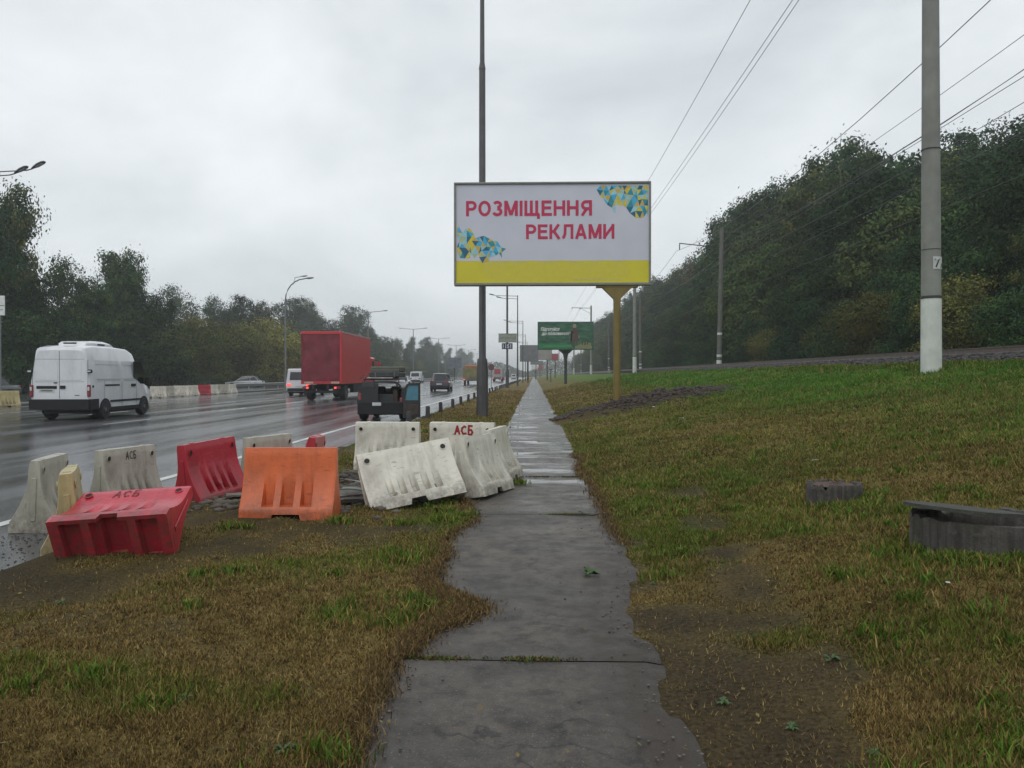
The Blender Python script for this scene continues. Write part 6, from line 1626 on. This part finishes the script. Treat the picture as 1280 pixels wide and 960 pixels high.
def tree(proto, x, y, H, label, group, name='broadleaf_tree', cat='tree', wide=1.0, z=None):
    p = TM[proto]; t = thing(name, label, cat, (x, y, (tz(x, y) if z is None else z) - .1), rr.uniform(0, 6.28), group)
    s = H / p['H']; t.scale = (s * wide, s * wide, s)
    link('trunk', p['trunk'], t); link('crown', p['crown'], t); return t
# hill on the tram side: tops follow the sky line of the photograph
SK = [(745, 392), (760, 388), (790, 372), (815, 352), (835, 346), (858, 338), (878, 326), (893, 305), (905, 272), (916, 256), (935, 234), (960, 220), (1000, 207), (1035, 198), (1070, 188), (1120, 182), (1150, 172), (1185, 170), (1220, 166), (1250, 160), (1290, 150), (1500, 60)]
def sky_ratio(px):   # height over distance to the side, for the line of the wood
    if px <= SK[0][0]: return None
    for (a, ya), (c, yc) in zip(SK, SK[1:]):
        if a <= px <= c: return (469 - (ya + (yc - ya) * (px - a) / (c - a))) / F
kinds = [A0, A1, A0, A1, A2, A3, A0, A1, A0, A1, A2, A4, A1]
gl_ = {A0: 'dark green broadleaf tree in the dense wood on the hill beyond the tracks', A1: 'dark green broadleaf tree in the dense wood on the hill beyond the tracks', A2: 'dark green broadleaf tree in the dense wood on the hill beyond the tracks', A3: 'olive green tree in the dense wood on the hill beyond the tracks', A4: 'brownish autumn tree in the dense wood on the hill beyond the tracks'}
def wood_row(X, y0, y1, step, frac, jit, kinds):
    y = y0
    while y < y1:
        x = X + rr.uniform(-jit, jit); yy = y + rr.uniform(-.3, .3) * step
        px = 668 + F * x / yy; ra = sky_ratio(min(px, 1480)) 
        if ra is None: topz = CAM_Z + 16.5 * (1 - .0 * yy)
        else: topz = CAM_Z + ra * yy
        z0 = tz(x, yy); H = (topz - z0) * frac * rr.uniform(.84, 1.06)
        H = max(5, min(H, 26)); k = rr.choice(kinds)
        kn_ = 'dark green' if k in (A0, A1, A2) else 'olive green' if k == A3 else 'brownish'
        wh_ = {34: 'on the skyline', 43: 'highest on the hill', 28: 'halfway up the slope', 23: 'lowest, by the tracks,'}[X]
        at_ = 'beyond the thick numbered pole' if px > 1185 else 'just before the thick numbered pole' if px > 1090 else 'midway between numbered and bracket poles' if px > 925 else 'behind the dark bracket pole' if px > 860 else 'between bracket pole and billboard' if px > 800 else 'far off behind the billboard post'
        tree(k, x, yy, H, '%s tree of the wood %s %s' % (kn_, {34: 'on the skyline', 43: 'highest up', 28: 'on the mid slope', 23: 'lowest down'}[X], at_), 'wood on the hill: %s, %s, %s' % (kn_, wh_, at_), wide=1.0 if H < 15 else .85)
        y += step * (1 + yy / 260)
wood_row(34, 44, 300, 5.0, 1.0, 1.5, kinds)
wood_row(28, 36, 420, 5.5, .90, 1.2, [A0, A1, A0, A1, A2, A3, A0, A1, A0])
wood_row(23, 30, 420, 5.5, .64, 1.0, [A0, A1, A0, A1, A2, A0, A1, A0, A3])
wood_row(43, 55, 200, 6.5, 1.0, 1.5, [A0, A1, A0])
for i in range(30):
    y = 24 + i * 4.2 + rr.uniform(-1, 1)
    tree(rr.choice([B0, B2, B2, B2]), 20.2 + rr.uniform(-.5, .5), y, rr.uniform(2.8, 4.6), 'dark shrub at the foot of the wood beyond the tracks', 'shrubs at the foot of the wood', 'shrub', 'shrub', 1.1)
tree(B1, 18.9, 28.75, 2.9, 'yellow-green bush by the tracks near the edge of the frame', None, 'shrub', 'shrub', .85)
# the row beyond the opposite carriageway
def left_tree(px, pytop, X, proto, label, group=None, wide=.82, name='broadleaf_tree', cat='tree'):
    d = -X * F / (668 - px); H = (469 - pytop) * d / F + CAM_Z + .05
    return tree(proto, X, d, H * 1.03, label, group, name, cat, wide, z=-.05)
left_tree(8, 236, -46, A1, 'tallest dark tree at the frame edge beyond the road', wide=.62)
left_tree(-45, 225, -47, A0, 'dark tree half outside the frame beyond the road', wide=.6)
left_tree(66, 322, -50, A5, 'thin open-crowned tree next to the tallest dark one')
left_tree(40, 345, -44, A0, 'dark bushy tree low between the tallest one and the open-crowned one')
left_tree(100, 350, -44, A1, 'dense dark tree in the middle of the row behind the white van')
left_tree(133, 308, -48, A2, 'pointed dark tree standing highest behind the white van', wide=.95)
left_tree(158, 318, -48, A1, 'dark tree touching the pointed one behind the white van', wide=.62)
left_tree(185, 368, -45, A0, 'dark tree sloping down from the pointed pair')
left_tree(210, 358, -70, A5, 'pale hazy tree standing farther back in the gap')
left_tree(160, 390, -42, B2, 'dark green tree low behind the roof of the white van', name='shrub', cat='shrub', wide=1.1)
left_tree(235, 398, -44, A4, 'brownish tree beyond the start of the small median barriers')
left_tree(262, 372, -62, A5, 'thin hazy tree rising behind the olive bushes')
left_tree(300, 370, -56, A0, 'dark rounded tree behind the olive bushes')
left_tree(322, 380, -58, A1, 'dark tree between the rounded one and the curved lamp')
left_tree(362, 373, -66, A0, 'broad green tree behind the curved lamp', wide=1.1)
left_tree(385, 378, -66, A1, 'green tree between the curved lamp and the red lorry')
left_tree(410, 400, -60, A0, 'green tree rising just over the red lorry')
left_tree(440, 384, -56, A0, 'dark round tree seen over the front of the red lorry', wide=.9)
left_tree(462, 410, -55, A1, 'dark tree descending from the round one past the red lorry')
for i, (px, py) in enumerate([(215, 410), (245, 405), (275, 408), (300, 412), (330, 405), (350, 425), (190, 420), (135, 420), (60, 410), (20, 400), (90, 430), (370, 430)]):
    lab = ['olive bush in the belt behind the small median barriers', 'yellowing bush in the belt behind the small median barriers', 'dark bush in the belt behind the white van']
    k = 1 if px in (245, 330, 350, 300) else (0 if px in (215, 275, 190) else 2)
    left_tree(px, py, -42.5, [B0, B1, B2][k], lab[k], 'bush belt beyond the road, ' + ['olive', 'yellowing', 'dark'][k], 1.2, 'shrub', 'shrub')
tl = [(480, 421), (497, 425), (515, 420), (532, 422), (548, 430), (562, 434), (575, 436), (588, 441), (600, 447), (472, 430), (488, 436), (506, 434), (524, 436), (540, 442), (556, 444)]
for i, (px, py) in enumerate(tl):
    left_tree(px, py, -55 if i < 9 else -49, [A0, A1, A2][i % 3], 'hazy dark tree in the row receding beside the far road', 'trees receding beside the far road')
y = 120
while y < 420:
    k = rr.choice([B0, B2]); tree(k, -44 + rr.uniform(-1, 1), y, rr.uniform(5, 7.5), 'hazy shrub under the trees receding beside the far road', 'shrubs receding beside the far road', 'shrub', 'shrub', 1.4, z=-.05); y += 7 + y * .03
# screen fence in front of the bushes
M_green = mat('dull_green_sheet', (.055, .085, .062), .6, noise=.15, nscale=1)
fn = thing('screen_fence', 'low dull green sheet fence in front of the bushes beyond the road', 'fence', (-41.4, 70, -.1), 0)
b = MB(); b.box((0, 0, .85), (.05, 2.42, 1.5), bev=.01); fm = b.mesh('panel', M_green)
b = MB(); b.box((0.04, 0, .85), (.10, .08, 1.75), bev=.01); fp = b.mesh('post', M_dark)
for i in range(40):
    link('panel', fm, fn, (0, i * 2.5, 0)); link('post', fp, fn, (0, i * 2.5 + 1.25, 0))
# far wood behind everything
def far_wood(name, pts_fn, n, seed, m):
    r = np.random.default_rng(seed); x, y, z, s = pts_fn(r, n)
    nrm = r.normal(0, 1, (n, 3)); nrm /= np.linalg.norm(nrm, axis=1)[:, None]; t = np.cross(nrm, r.normal(0, 1, (n, 3))); t /= np.linalg.norm(t, axis=1)[:, None]; bt = np.cross(nrm, t)
    pos = np.stack([x, y, z], 1); v = np.stack([pos - t * s[:, None], pos - bt * s[:, None] * .6, pos + t * s[:, None], pos + bt * s[:, None] * .6], 1)
    col = np.array(DK)[r.integers(0, 4, n)] * r.uniform(.7, 1.3, (n, 1)); col = np.repeat(col[:, None], 4, 1)
    me = np_mesh(name, v.reshape(-1, 3), (np.arange(n) * 4)[:, None] + np.arange(4)[None], col.reshape(-1, 3), smooth=False); me.materials.append(m); return tag(link(name, me), kind='stuff')
M_leaf2 = attr_mat('far_leaves', .7, .4, .2, 0, spec=.2)
def fw_l(r, n):
    y = 60 * (900 / 60) ** r.random(n); x = -62 - r.random(n) * 22 - y * .02; top = 5 + 4 * vnoise(y / 7, x / 12, 5) + .004 * y
    z = r.random(n) ** .7 * top; return x, y, z, .35 + y * .0016
far_wood('far_woodland', fw_l, 60000, 3, M_leaf2)
def fw_r(r, n):
    y = 45 * (1000 / 45) ** r.random(n); x = 38 + r.random(n) * 10 + y * .01; g0 = terr(x, y)
    px = 668 + F * x / y; ra = np.interp(px, [a for a, _ in SK], [(469 - c) / F for _, c in SK]); ra = np.where(px < 745, 14.5 / y, ra)
    top = np.clip(CAM_Z + ra * y - 1.5 - g0, 3, 26); top = top * (.8 + .2 * vnoise(y / 6, x / 6, 9))
    z = g0 + r.random(n) ** .7 * top; return x, y, z, .35 + y * .0016
far_wood('hill_woodland', fw_r, 70000, 4, M_leaf2)
def fw_e(r, n):
    x = r.uniform(-75, 60, n); y = 620 + r.uniform(0, 60, n); top = 10 + 7 * vnoise(x / 14, y / 40, 8) - 8 * np.exp(-((x + 8) / 14) ** 2); return x, y, r.random(n) * top, .9 + 0 * x
far_wood('horizon_woodland', fw_e, 9000, 6, M_leaf2)

# ------------------------------------------------------------------ rain haze
bpy.context.view_layer.update()
hz = MB(); hz.box((0, 1230, 22), (3400, 2900, 47)); ho = hz.build('haze', [], None); tag(ho, kind='stuff')
m, nt, b_ = new_mat('rain_haze'); nt.nodes.remove(b_); pv = N(nt, 'ShaderNodeVolumePrincipled'); pv.inputs['Density'].default_value = .0008; pv.inputs['Color'].default_value = (.93, .95, .97, 1); pv.inputs['Anisotropy'].default_value = .2
nt.links.new(pv.outputs[0], nt.nodes['Material Output'].inputs['Volume']); ho.data.materials.append(m)
